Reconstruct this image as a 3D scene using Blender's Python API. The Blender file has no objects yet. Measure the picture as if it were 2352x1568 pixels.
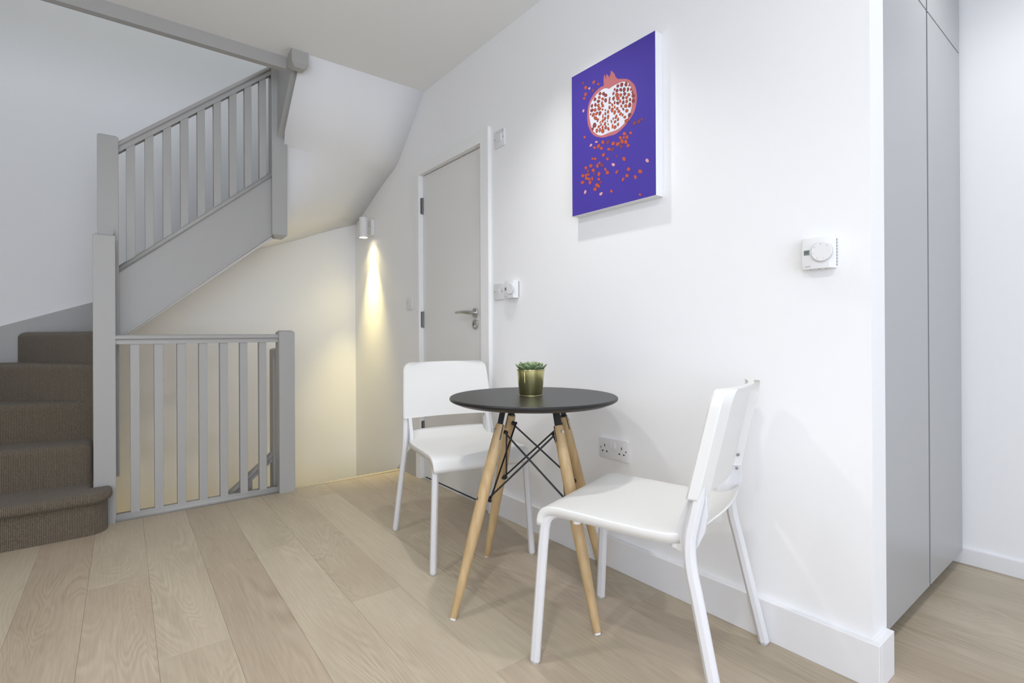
import bpy, bmesh, math, random
from mathutils import Vector, Matrix

random.seed(7)
scene = bpy.context.scene
COL = scene.collection
PI = math.pi


def lin(r, g, b):
    f = lambda c: c / 12.92 if c <= 0.04045 else ((c + 0.055) / 1.055) ** 2.4
    return (f(r / 255), f(g / 255), f(b / 255), 1.0)


# ---------------------------------------------------------------- materials
def mat(name, color, rough=0.5, metal=0.0, spec=0.5, bump=0.0, bscale=200.0, var=0.0, coat=0.0):
    m = bpy.data.materials.new(name)
    m.use_nodes = True
    nt = m.node_tree
    b = nt.nodes['Principled BSDF']
    b.inputs['Base Color'].default_value = color
    b.inputs['Roughness'].default_value = rough
    b.inputs['Metallic'].default_value = metal
    b.inputs['Specular IOR Level'].default_value = spec
    b.inputs['Coat Weight'].default_value = coat
    tc = nt.nodes.new('ShaderNodeTexCoord')
    nz = nt.nodes.new('ShaderNodeTexNoise')
    nz.inputs['Scale'].default_value = bscale
    nz.inputs['Detail'].default_value = 3
    nt.links.new(tc.outputs['Object'], nz.inputs['Vector'])
    if bump > 0:
        bp = nt.nodes.new('ShaderNodeBump')
        bp.inputs['Strength'].default_value = bump
        bp.inputs['Distance'].default_value = 0.001
        nt.links.new(nz.outputs['Fac'], bp.inputs['Height'])
        nt.links.new(bp.outputs['Normal'], b.inputs['Normal'])
    if var > 0:
        n2 = nt.nodes.new('ShaderNodeTexNoise')
        n2.inputs['Scale'].default_value = 1.7
        n2.inputs['Detail'].default_value = 2
        nt.links.new(tc.outputs['Object'], n2.inputs['Vector'])
        mr = nt.nodes.new('ShaderNodeMapRange')
        mr.inputs['To Min'].default_value = 1 - var
        mr.inputs['To Max'].default_value = 1 + var
        nt.links.new(n2.outputs['Fac'], mr.inputs['Value'])
        mx = nt.nodes.new('ShaderNodeVectorMath')
        mx.operation = 'SCALE'
        mx.inputs[0].default_value = color[:3]
        nt.links.new(mr.outputs['Result'], mx.inputs['Scale'])
        nt.links.new(mx.outputs['Vector'], b.inputs['Base Color'])
    return m


def emis(name, color, strength):
    m = bpy.data.materials.new(name)
    m.use_nodes = True
    b = m.node_tree.nodes['Principled BSDF']
    b.inputs['Base Color'].default_value = (0.8, 0.8, 0.8, 1)
    b.inputs['Emission Color'].default_value = color
    b.inputs['Emission Strength'].default_value = strength
    return m


M = {}
M['wall'] = mat('matt_white_wall_paint', (0.87, 0.87, 0.87, 1), 0.85, spec=0.25, bump=0.05, bscale=260, var=0.01)
M['ceiling'] = mat('matt_white_ceiling_paint', (0.865, 0.875, 0.87, 1), 0.9, spec=0.2, bump=0.04, bscale=220, var=0.01)
M['trim'] = mat('white_satin_woodwork', (0.82, 0.82, 0.825, 1), 0.4, spec=0.4)
M['grey'] = mat('grey_satin_stair_paint', (0.415, 0.41, 0.395, 1), 0.45, spec=0.4, bump=0.05, bscale=60, var=0.015)
M['archit'] = mat('white_architrave_paint', (0.85, 0.85, 0.84, 1), 0.5, spec=0.35)
M['doorpaint'] = mat('pale_door_paint', (0.76, 0.755, 0.735, 1), 0.5, spec=0.4)
M['cupboard'] = mat('grey_satin_cupboard_lacquer', (0.40, 0.405, 0.41, 1), 0.32, spec=0.5)
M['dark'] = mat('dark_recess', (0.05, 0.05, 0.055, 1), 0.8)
M['plastic'] = mat('white_chair_plastic', (0.755, 0.75, 0.725, 1), 0.42, spec=0.45, bump=0.03, bscale=500)
M['chairmetal'] = mat('white_powder_coated_steel', (0.72, 0.72, 0.73, 1), 0.38, spec=0.5)
M['glide'] = mat('pale_grey_glide', (0.5, 0.5, 0.48, 1), 0.6)
M['steel'] = mat('brushed_steel', (0.58, 0.57, 0.55, 1), 0.28, metal=1.0)
M['darksteel'] = mat('screw_steel', (0.38, 0.38, 0.38, 1), 0.35, metal=1.0)
M['blackmetal'] = mat('black_steel', (0.012, 0.012, 0.013, 1), 0.38, spec=0.5)
M['blacktop'] = mat('black_lacquered_board', (0.015, 0.0145, 0.0145, 1), 0.36, spec=0.38, bump=0.02, bscale=400)
M['gold'] = mat('gold_tinted_tin', (0.64, 0.61, 0.29, 1), 0.27, metal=1.0)
M['goldrim'] = mat('gold_rim', (0.66, 0.60, 0.33, 1), 0.22, metal=1.0)
M['soil'] = mat('dark_soil', (0.03, 0.022, 0.015, 1), 0.95, bump=0.6, bscale=300)
M['electric'] = mat('white_moulded_plate', (0.74, 0.74, 0.745, 1), 0.35, spec=0.5)
M['thermo'] = mat('white_thermostat_case', (0.79, 0.79, 0.785, 1), 0.45, spec=0.35)
M['lcd'] = mat('grey_display', (0.20, 0.22, 0.22, 1), 0.3)
M['ink'] = mat('dark_print', (0.03, 0.03, 0.03, 1), 0.6)
M['knurl'] = mat('pale_grey_ridges', (0.42, 0.42, 0.42, 1), 0.6)
M['vent'] = mat('grey_vent_slots', (0.14, 0.14, 0.145, 1), 0.7)
M['hinge'] = mat('dark_steel_hinge', (0.20, 0.20, 0.20, 1), 0.35, metal=1.0)
M['inkgrey'] = mat('grey_print', (0.28, 0.28, 0.28, 1), 0.6)
M['lampbody'] = mat('white_lamp_enamel', (0.78, 0.78, 0.77, 1), 0.4)
M['canvas'] = mat('white_canvas_edge', (0.82, 0.82, 0.83, 1), 0.75, bump=0.1, bscale=900)
M['purple'] = mat('purple_print', lin(74, 60, 158), 0.62, spec=0.25, bump=0.05, bscale=900)
M['p_rind'] = mat('rose_print', lin(190, 114, 117), 0.65, spec=0.2, var=0.06)
M['p_flesh'] = mat('white_print', lin(222, 224, 232), 0.65, spec=0.2)
M['p_orange'] = mat('orange_print', lin(186, 88, 62), 0.65, spec=0.2, var=0.08)
M['p_dark'] = mat('plum_print', lin(134, 72, 82), 0.65, spec=0.2)
M['p_red'] = mat('brick_print', lin(146, 72, 68), 0.65, spec=0.2, var=0.1)
M['p_pink'] = mat('pink_print', lin(220, 160, 165), 0.65, spec=0.2)
M['p_line'] = mat('outline_print', lin(86, 44, 52), 0.65, spec=0.2)
M['p_edge'] = mat('dark_violet_print', lin(58, 46, 112), 0.65, spec=0.2)
M['lamp_lens'] = emis('warm_lamp_lens', (1.0, 0.86, 0.62, 1), 18.0)
M['down_lens'] = emis('downlight_lens', (1.0, 0.94, 0.86, 1), 8.0)


def wood_mat():
    m = bpy.data.materials.new('beech_dowel')
    m.use_nodes = True
    nt = m.node_tree
    b = nt.nodes['Principled BSDF']
    b.inputs['Roughness'].default_value = 0.48
    tc = nt.nodes.new('ShaderNodeTexCoord')
    mp = nt.nodes.new('ShaderNodeMapping')
    mp.inputs['Scale'].default_value = (60, 60, 5)
    nz = nt.nodes.new('ShaderNodeTexNoise')
    nz.inputs['Scale'].default_value = 1.0
    nz.inputs['Detail'].default_value = 5
    nz.inputs['Distortion'].default_value = 0.6
    cr = nt.nodes.new('ShaderNodeValToRGB')
    cr.color_ramp.elements[0].position = 0.3
    cr.color_ramp.elements[0].color = (0.47, 0.315, 0.15, 1)
    cr.color_ramp.elements[1].position = 0.75
    cr.color_ramp.elements[1].color = (0.60, 0.44, 0.235, 1)
    nt.links.new(tc.outputs['Object'], mp.inputs['Vector'])
    nt.links.new(mp.outputs['Vector'], nz.inputs['Vector'])
    nt.links.new(nz.outputs['Fac'], cr.inputs['Fac'])
    nt.links.new(cr.outputs['Color'], b.inputs['Base Color'])
    return m


M['beech'] = wood_mat()


def floor_mat():
    m = bpy.data.materials.new('limed_oak_planks')
    m.use_nodes = True
    nt = m.node_tree
    L = nt.links.new
    N = nt.nodes.new
    b = nt.nodes['Principled BSDF']
    b.inputs['Roughness'].default_value = 0.42
    b.inputs['Specular IOR Level'].default_value = 0.4
    tc = N('ShaderNodeTexCoord')
    at = N('ShaderNodeAttribute')
    at.attribute_name = 'tone'
    sep = N('ShaderNodeSeparateColor')
    L(at.outputs['Color'], sep.inputs['Color'])
    comb = N('ShaderNodeCombineXYZ')
    mul = N('ShaderNodeMath'); mul.operation = 'MULTIPLY'; mul.inputs[1].default_value = 37.0
    L(sep.outputs['Green'], mul.inputs[0])
    L(mul.outputs[0], comb.inputs['X']); L(mul.outputs[0], comb.inputs['Y']); L(mul.outputs[0], comb.inputs['Z'])
    add = N('ShaderNodeVectorMath'); add.operation = 'ADD'
    L(tc.outputs['Object'], add.inputs[0]); L(comb.outputs['Vector'], add.inputs[1])

    def mapped(sx, sy):
        mp = N('ShaderNodeMapping')
        mp.inputs['Scale'].default_value = (sx, sy, 1)
        L(add.outputs['Vector'], mp.inputs['Vector'])
        return mp.outputs['Vector']
    # cathedral figure: contour lines of a stretched noise
    n1 = N('ShaderNodeTexNoise'); n1.inputs['Scale'].default_value = 1.0
    n1.inputs['Detail'].default_value = 2.2; n1.inputs['Distortion'].default_value = 0.7
    L(mapped(6.0, 0.95), n1.inputs['Vector'])
    m1 = N('ShaderNodeMath'); m1.operation = 'MULTIPLY'; m1.inputs[1].default_value = 150.0
    L(n1.outputs['Fac'], m1.inputs[0])
    s1 = N('ShaderNodeMath'); s1.operation = 'SINE'; L(m1.outputs[0], s1.inputs[0])
    # fine fibre
    n2 = N('ShaderNodeTexNoise'); n2.inputs['Scale'].default_value = 1.0
    n2.inputs['Detail'].default_value = 6; n2.inputs['Roughness'].default_value = 0.65
    L(mapped(150.0, 6.5), n2.inputs['Vector'])
    # broad clouds
    n3 = N('ShaderNodeTexNoise'); n3.inputs['Scale'].default_value = 1.0
    n3.inputs['Detail'].default_value = 3
    L(mapped(7.0, 1.6), n3.inputs['Vector'])
    # where the figure shows
    n4 = N('ShaderNodeTexNoise'); n4.inputs['Scale'].default_value = 1.0
    L(mapped(5.0, 1.2), n4.inputs['Vector'])
    r4 = N('ShaderNodeMapRange'); r4.inputs['From Min'].default_value = 0.42; r4.inputs['From Max'].default_value = 0.66
    L(n4.outputs['Fac'], r4.inputs['Value'])
    f1 = N('ShaderNodeMath'); f1.operation = 'MULTIPLY'; L(s1.outputs[0], f1.inputs[0]); L(r4.outputs['Result'], f1.inputs[1])
    f1b = N('ShaderNodeMath'); f1b.operation = 'MULTIPLY'; f1b.inputs[1].default_value = 0.085; L(f1.outputs[0], f1b.inputs[0])
    f2 = N('ShaderNodeMath'); f2.operation = 'MULTIPLY_ADD'; f2.inputs[1].default_value = 0.44; f2.inputs[2].default_value = -0.22
    L(n2.outputs['Fac'], f2.inputs[0])
    f3 = N('ShaderNodeMath'); f3.operation = 'MULTIPLY_ADD'; f3.inputs[1].default_value = 0.34; f3.inputs[2].default_value = -0.17
    L(n3.outputs['Fac'], f3.inputs[0])
    a1 = N('ShaderNodeMath'); L(f1b.outputs[0], a1.inputs[0]); L(f2.outputs[0], a1.inputs[1])
    a2 = N('ShaderNodeMath'); L(a1.outputs[0], a2.inputs[0]); L(f3.outputs[0], a2.inputs[1])
    a3 = N('ShaderNodeMath'); L(a2.outputs[0], a3.inputs[0]); L(sep.outputs['Red'], a3.inputs[1])
    cr = N('ShaderNodeValToRGB')
    e = cr.color_ramp.elements
    e[0].position = 0.0; e[0].color = (0.365, 0.302, 0.215, 1)
    e[1].position = 1.0; e[1].color = (0.79, 0.72, 0.565, 1)
    q = cr.color_ramp.elements.new(0.5); q.color = (0.60, 0.525, 0.40, 1)
    L(a3.outputs[0], cr.inputs['Fac'])
    # a few planks lean pinkish grey
    mx = N('ShaderNodeMix'); mx.data_type = 'RGBA'; mx.blend_type = 'MULTIPLY'
    mx.inputs['B'].default_value = (0.98, 0.94, 0.95, 1)
    L(sep.outputs['Blue'], mx.inputs['Factor']); L(cr.outputs['Color'], mx.inputs['A'])
    L(mx.outputs['Result'], b.inputs['Base Color'])
    bp = N('ShaderNodeBump'); bp.inputs['Strength'].default_value = 0.12; bp.inputs['Distance'].default_value = 0.0008
    L(n2.outputs['Fac'], bp.inputs['Height']); L(bp.outputs['Normal'], b.inputs['Normal'])
    return m


M['floor'] = floor_mat()


def carpet_mat():
    m = bpy.data.materials.new('taupe_ribbed_carpet')
    m.use_nodes = True
    nt = m.node_tree
    L = nt.links.new
    N = nt.nodes.new
    b = nt.nodes['Principled BSDF']
    b.inputs['Roughness'].default_value = 0.95
    b.inputs['Specular IOR Level'].default_value = 0.1
    b.inputs['Sheen Weight'].default_value = 0.15
    tc = N('ShaderNodeTexCoord')
    sp = N('ShaderNodeSeparateXYZ'); L(tc.outputs['Object'], sp.inputs[0])
    ml = N('ShaderNodeMath'); ml.operation = 'MULTIPLY'; ml.inputs[1].default_value = 2 * PI / 0.0058
    L(sp.outputs['X'], ml.inputs[0])
    sn = N('ShaderNodeMath'); sn.operation = 'SINE'; L(ml.outputs[0], sn.inputs[0])
    nz = N('ShaderNodeTexNoise'); nz.inputs['Scale'].default_value = 330; nz.inputs['Detail'].default_value = 4
    L(tc.outputs['Object'], nz.inputs['Vector'])
    ad = N('ShaderNodeMath'); ad.operation = 'MULTIPLY_ADD'; ad.inputs[1].default_value = 0.22
    L(sn.outputs[0], ad.inputs[0]); L(nz.outputs['Fac'], ad.inputs[2])
    cr = N('ShaderNodeValToRGB')
    cr.color_ramp.elements[0].position = 0.22; cr.color_ramp.elements[0].color = (0.075, 0.060, 0.044, 1)
    cr.color_ramp.elements[1].position = 0.78; cr.color_ramp.elements[1].color = (0.235, 0.195, 0.145, 1)
    L(ad.outputs[0], cr.inputs['Fac'])
    L(cr.outputs['Color'], b.inputs['Base Color'])
    bp = N('ShaderNodeBump'); bp.inputs['Strength'].default_value = 0.8; bp.inputs['Distance'].default_value = 0.003
    L(ad.outputs[0], bp.inputs['Height']); L(bp.outputs['Normal'], b.inputs['Normal'])
    return m


M['carpet'] = carpet_mat()


def succulent_mat():
    m = bpy.data.materials.new('succulent_leaf')
    m.use_nodes = True
    nt = m.node_tree
    L = nt.links.new
    b = nt.nodes['Principled BSDF']
    b.inputs['Roughness'].default_value = 0.5
    at = nt.nodes.new('ShaderNodeAttribute')
    at.attribute_name = 'edge'
    cr = nt.nodes.new('ShaderNodeValToRGB')
    e = cr.color_ramp.elements
    e[0].position = 0.0; e[0].color = (0.13, 0.20, 0.085, 1)
    e[1].position = 1.0; e[1].color = (0.46, 0.52, 0.30, 1)
    k = e.new(0.6); k.color = (0.25, 0.33, 0.165, 1)
    L(at.outputs['Fac'], cr.inputs['Fac'])
    L(cr.outputs['Color'], b.inputs['Base Color'])
    return m


M['succulent'] = succulent_mat()


def pane_mat():
    m = bpy.data.materials.new('window_glass')
    m.use_nodes = True
    nt = m.node_tree
    nt.nodes.remove(nt.nodes['Principled BSDF'])
    out = nt.nodes['Material Output']
    tr = nt.nodes.new('ShaderNodeBsdfTransparent')
    gl = nt.nodes.new('ShaderNodeBsdfGlossy')
    gl.inputs['Roughness'].default_value = 0.02
    mx = nt.nodes.new('ShaderNodeMixShader')
    mx.inputs['Fac'].default_value = 0.06
    nt.links.new(tr.outputs[0], mx.inputs[1]); nt.links.new(gl.outputs[0], mx.inputs[2])
    nt.links.new(mx.outputs[0], out.inputs['Surface'])
    return m


M['pane'] = pane_mat()


# ---------------------------------------------------------------- mesh helpers
def box(bm, x0, x1, y0, y1, z0, z1, mi=0):
    v = [bm.verts.new((x, y, z)) for z in (z0, z1) for y in (y0, y1) for x in (x0, x1)]
    for q in ((0, 2, 3, 1), (4, 5, 7, 6), (0, 1, 5, 4), (2, 6, 7, 3), (0, 4, 6, 2), (1, 3, 7, 5)):
        f = bm.faces.new([v[i] for i in q]); f.material_index = mi
    return v


def prism(bm, pts, axis, a, b, mi=0):
    """polygon pts extruded along axis from a to b; pts hold the two other coordinates in xyz order."""
    def P(p, t):
        if axis == 'x': return (t, p[0], p[1])
        if axis == 'y': return (p[0], t, p[1])
        return (p[0], p[1], t)
    A = [bm.verts.new(P(p, a)) for p in pts]
    B = [bm.verts.new(P(p, b)) for p in pts]
    n = len(pts)
    fs = [bm.faces.new(A[::-1]), bm.faces.new(B)]
    for i in range(n):
        fs.append(bm.faces.new((A[i], A[(i + 1) % n], B[(i + 1) % n], B[i])))
    for f in fs: f.material_index = mi
    return A, B


def loft(bm, rings, cap=True, closed=True, mi=0):
    R = [[bm.verts.new(p) for p in r] for r in rings]
    n = len(R[0])
    for a, b in zip(R[:-1], R[1:]):
        for i in range(n if closed else n - 1):
            f = bm.faces.new((a[i], a[(i + 1) % n], b[(i + 1) % n], b[i])); f.material_index = mi
    if cap and closed:
        f = bm.faces.new(R[0][::-1]); f.material_index = mi
        f = bm.faces.new(R[-1]); f.material_index = mi
    return R


def sweep(bm, path, section, side=Vector((1, 0, 0)), scale=None, mi=0):
    """section (a,b) swept along path; a runs along `side`, b along tangent x side."""
    path = [Vector(p) for p in path]
    rings = []
    for i, p in enumerate(path):
        t = (path[min(i + 1, len(path) - 1)] - path[max(i - 1, 0)]).normalized()
        s = (side - t * side.dot(t)).normalized()
        u = t.cross(s)
        k = scale[i] if scale else 1.0
        rings.append([p + s * a * k + u * b * k for a, b in section])
    return loft(bm, rings, mi=mi)


def tube(bm, a, b, r0, r1=None, n=16, mid=None, mi=0):
    a, b = Vector(a), Vector(b)
    r1 = r0 if r1 is None else r1
    t = (b - a).normalized()
    s = t.orthogonal().normalized()
    u = t.cross(s)
    prof = [(0, r0), (1, r1)] if mid is None else mid
    rings = [[a + (b - a) * k + (s * math.cos(2 * PI * j / n) + u * math.sin(2 * PI * j / n)) * r for j in range(n)] for k, r in prof]
    return loft(bm, rings, mi=mi)


def lathe(bm, prof, n=48, c=(0, 0, 0), mi=0):
    rings = [[(c[0] + r * math.cos(2 * PI * j / n), c[1] + r * math.sin(2 * PI * j / n), c[2] + z) for j in range(n)] for r, z in prof]
    return loft(bm, rings, mi=mi)


def disc_x(bm, x0, x1, y, z, r, n=32, bev=0.0, mi=0):
    """disc with its axis along x, front (smaller x) at x0."""
    prof = [(x1, r), (x0 + bev, r), (x0, r - bev)] if bev else [(x1, r), (x0, r)]
    rings = [[(x, y + rr * math.cos(2 * PI * j / n), z + rr * math.sin(2 * PI * j / n)) for j in range(n)] for x, rr in prof]
    return loft(bm, rings, mi=mi)


def obj(name, bm, m, parent=None, smooth=False, bevel=0.0, segs=2, local=False, subsurf=0, angle=0.6):
    """link a bmesh as ONE mesh object; world coordinates unless local."""
    bmesh.ops.recalc_face_normals(bm, faces=bm.faces)
    if smooth and bevel <= 0:
        for e in bm.edges:
            if len(e.link_faces) == 2 and e.calc_face_angle(0) > angle: e.smooth = False
    me = bpy.data.meshes.new(name)
    bm.to_mesh(me); bm.free()
    for x in (m if isinstance(m, (list, tuple)) else [m]): me.materials.append(x)
    o = bpy.data.objects.new(name, me)
    COL.objects.link(o)
    if parent is not None:
        root = parent
        while root.parent is not None: root = root.parent
        if not local: me.transform(Matrix.Translation(-root.location))
        o.parent = parent
    if bevel > 0:
        md = o.modifiers.new('bevel', 'BEVEL'); md.width = bevel; md.segments = segs
        md.limit_method = 'ANGLE'; md.angle_limit = 0.6; md.harden_normals = True
    if smooth or bevel > 0:
        for p in me.polygons: p.use_smooth = True
    return o


def thing(name, label, cat, loc=(0, 0, 0), rz=0.0, group=None):
    o = bpy.data.objects.new(name, None)
    o.empty_display_size = 0.1
    o.location = loc; o.rotation_euler = (0, 0, rz)
    COL.objects.link(o)
    o['label'] = label; o['category'] = cat
    if group: o['group'] = group
    return o


def struct(name, bm, m, label=None, cat=None, **k):
    o = obj(name, bm, m, **k)
    o['kind'] = 'structure'
    if label: o['label'] = label
    if cat: o['category'] = cat
    return o


def B(): return bmesh.new()


def boxes(name, m, *bs, parent=None, **k):
    bm = B()
    for b in bs: box(bm, *b)
    return obj(name, bm, m, parent, **k)

# ---------------------------------------------------------------- brightness of the lamps
DL = (36, 22, 48, 8, 84)
LAMP = (8, 240, 17.5, 125)
DAY = 116
ADDED_DAY = 54  # light through the added side window
WORLD = 0.3
EXPO = 0.0
OUTER_SEEDS = "o 1254 5155 55 49 62 -50;o 1497 4981 1 49 65 -25;d 667 5344 1 59 72 -27;o 806 5110 72 36 60 -60;p 1011 4997 51 25 40 -40;d 1215 4843 47 56 56 -40;o 802 4834 41 66 70 -44;o 724 4700 -65 41 28 45;p 679 4210 18 63 53 -25;o 732 3116 30 49 50 -28;d 3257 2862 51 54 71 -56;d 3449 2849 37 67 72 -44;d 3586 2889 24 44 52 -32;o 2787 2614 62 39 62 -60;o 3083 2553 58 9 37 -63;o 2588 2526 68 11 42 -70;o 2757 2480 1 54 59 -17;o 2909 2450 18 70 70 -31;o 2675 2360 -20 100 81 -12;o 2854 2289 1 92 76 -22;p 1375 2730 1 41 71 -20;o 1712 2620 64 39 64 -59;d 1964 2539 64 65 62 -46;o 2238 2410 53 54 73 -54;o 2467 2326 82 51 60 -57;d 2626 2189 77 -11 16 -79;o 2960 2119 64 32 47 -51;o 1484 2531 71 71 65 -46;p 1082 2685 57 34 47 -43;o 1273 2530 1 59 79 -22;o 1636 2401 1 62 87 -24;o 2021 2255 80 13 38 -61;d 2205 2192 74 60 54 -44;o 1739 2110 64 51 56 -45;o 1167 2119 1 49 62 -16;o 1310 2077 65 23 42 -49;o 1947 1894 1 55 72 -19;d 2416 1876 48 1 22 -53;o 2758 1676 81 -4 25 -82;p 3816 1328 65 14 42 -73;p 2238 1597 66 12 46 -75;d 1655 1735 1 73 96 -24;o 1528 1852 57 28 35 -35;o 1421 1764 -17 82 69 -8;o 1066 1860 1 76 93 -23;o 795 1853 -54 61 65 23;d 909 1693 79 2 35 -81;o 1202 1646 80 -30 -20 -74;o 1836 1521 -29 70 55 2;o 1934 1373 61 40 77 -68;o 2407 1272 55 59 48 -33;o 2974 1233 74 15 43 -72;o 3504 1015 65 37 67 -71;o 2900 1011 1 65 85 -20;o 3286 862 61 4 31 -79;o 2713 918 51 56 51 -35;o 1501 1418 20 95 74 -26;d 1235 1498 1 51 56 -13;o 620 1568 75 20 57 -74;o 802 1549 41 53 67 -39;o 938 1545 -22 50 52 1;o 820 1419 45 59 78 -45;o 966 1349 58 36 69 -59;o 1140 1327 -8 81 46 -8;o 599 1304 73 46 69 -58;o 1021 1202 51 68 65 -37;o 1493 1219 1 56 77 -18;d 1596 1077 1 56 64 -15;o 1399 1007 75 39 74 -72;o 1489 932 28 50 56 -28;o 1291 869 79 24 57 -74;p 751 876 39 68 64 -31;p 1603 617 61 51 60 -45;o 2138 597 -60 59 44 24;o 3490 175 -35 42 46 21"
INNER_SEEDS = "r 2484 4527 38 49 59 -44;r 2672 4500 37 64 73 -48;r 2881 4435 1 82 72 -27;r 3029 4342 1 43 38 -14;r 2326 4454 27 45 40 -26;r 2444 4365 31 54 70 -46;r 2626 4327 1 69 74 -27;r 2790 4268 21 81 67 -34;r 2968 4210 27 66 56 -33;r 3104 4156 19 48 38 -22;r 3172 4026 19 48 42 -25;o 2269 4320 16 60 56 -28;o 2442 4200 52 51 84 -69;o 2623 4131 31 54 64 -42;r 2811 4101 16 62 67 -34;o 3005 4001 28 50 62 -41;r 3209 3889 34 61 70 -46;r 2271 4128 19 73 60 -30;o 2484 4050 64 36 67 -68;r 2742 3980 1 65 66 -24;o 2904 3931 15 58 66 -33;r 3063 3796 15 58 52 -26;r 3213 3698 27 69 67 -38;r 2324 3949 1 66 42 -15;r 2472 3880 1 62 79 -28;o 2595 3904 1 65 55 -19;r 2741 3807 18 68 63 -31;o 2906 3783 29 51 63 -40;o 2645 3703 -24 63 52 -3;o 2861 3629 34 59 72 -45;r 3046 3599 22 84 74 -36;r 2742 3556 -24 62 43 -2;o 2906 3436 56 33 58 -58;o 2205 3908 -27 68 54 -4;o 2329 3773 1 58 42 -14;o 2451 3674 24 59 58 -32;o 2070 4170 23 87 47 -23;o 2075 4035 52 15 43 -55;o 2065 3855 1 77 53 -18;o 2202 3712 12 91 66 -27;o 2525 3545 51 39 53 -47;o 2321 3575 22 83 58 -27;o 2607 3419 31 54 52 -32;o 2710 3346 20 49 44 -24;o 2809 3231 44 27 51 -51;d 3035 3235 39 71 66 -41;o 2900 3060 74 34 66 -74;o 2392 3382 38 66 57 -35;o 2482 3253 34 61 48 -29;o 2250 3361 12 47 37 -17;o 2158 3284 -13 66 42 -8;o 2340 3210 28 49 57 -34;o 2484 3061 24 59 49 -26;o 2215 3080 1 88 47 -15;o 2337 3004 28 69 63 -33;o 2007 3044 -7 76 58 -14;r 1582 4574 43 53 63 -45;r 1765 4499 35 58 69 -44;r 1873 4397 42 52 70 -51;r 1313 4446 30 70 64 -35;o 1543 4436 65 5 39 -66;r 1498 4297 17 63 81 -39;o 1718 4314 28 47 67 -42;r 1872 4201 30 72 66 -37;r 1147 4242 10 73 67 -27;r 1334 4216 10 76 63 -26;o 1491 4143 32 53 64 -39;o 1682 4169 30 50 51 -32;o 1714 4051 1 75 69 -24;o 1539 3995 72 29 70 -77;r 1144 4065 47 57 74 -51;o 1320 4018 18 65 78 -36;r 1704 3904 11 41 49 -23;o 1401 3850 50 62 59 -41;o 1223 3857 57 54 71 -54;r 1571 3798 35 83 63 -33;r 1074 3931 12 45 41 -19;o 1343 3681 75 22 71 -87;o 1462 3563 39 66 42 -25;r 1285 3419 40 94 88 -45;r 1181 3307 1 61 62 -19;o 1852 3824 12 44 38 -18;o 1992 3712 18 67 57 -27;o 1855 3684 1 63 54 -18;o 1991 3513 22 84 57 -26;o 1726 3629 11 79 39 -16;o 1829 3503 20 74 58 -26;o 1711 3451 18 68 53 -24;o 1587 3439 25 42 33 -19;o 1956 3361 1 41 29 -9;o 1992 3230 -10 51 29 -5;o 1831 3302 29 70 52 -27;o 1623 3333 30 51 42 -25;o 1506 3290 34 57 52 -30;o 1707 3207 1 67 54 -17;o 1868 3142 20 74 62 -28;o 1403 3167 20 76 69 -30;o 1562 3142 31 74 58 -29;o 1713 3056 40 69 83 -48"
RIND = [(1783, 4825), (1767, 5029), (1788, 5170), (1833, 5242), (1867, 5109), (1887, 5003), (1904, 5144), (1936, 5211), (2020, 5099), (2067, 5003), (2089, 5102), (2124, 5088), (2130, 5164), (2142, 5247), (2224, 5185), (2323, 5049), (2371, 4933), (2481, 4804), (2652, 4732), (2820, 4667), (2986, 4577), (3125, 4443), (3262, 4269), (3333, 4094), (3371, 3894), (3373, 3709), (3347, 3532), (3293, 3365), (3210, 3226), (3080, 3101), (2912, 2967), (2719, 2858), (2523, 2776), (2325, 2734), (2074, 2757), (1818, 2780), (1663, 2817), (1505, 2877), (1293, 2990), (1132, 3149), (1025, 3323), (939, 3512), (897, 3708), (886, 3936), (911, 4172), (969, 4376), (1054, 4509), (1179, 4627), (1316, 4719), (1479, 4790), (1638, 4820)]
FLESH = [(2050, 4588), (2203, 4609), (2354, 4620), (2478, 4612), (2601, 4614), (2746, 4587), (2889, 4513), (3019, 4408), (3087, 4279), (3143, 4127), (3168, 3930), (3164, 3708), (3146, 3565), (3103, 3392), (3035, 3247), (2915, 3117), (2782, 3009), (2574, 2912), (2402, 2880), (2202, 2883), (1974, 2894), (1768, 2888), (1585, 2919), (1401, 3024), (1255, 3162), (1148, 3305), (1082, 3507), (1030, 3726), (997, 3960), (1016, 4157), (1065, 4323), (1177, 4466), (1314, 4558), (1450, 4630), (1636, 4681), (1820, 4689), (1949, 4641)]
# ---------------------------------------------------------------- room constants
XW = 1.557        # painted face of the picture wall
XA = 1.539        # face of the architrave on it
YB = 4.065        # face of the far wall behind the stairs
ZC = 2.455        # ceiling
YC = 0.472        # where the picture wall ends
XR = 2.670        # alcove wall
XL = -1.80
YF = -2.40

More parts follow.
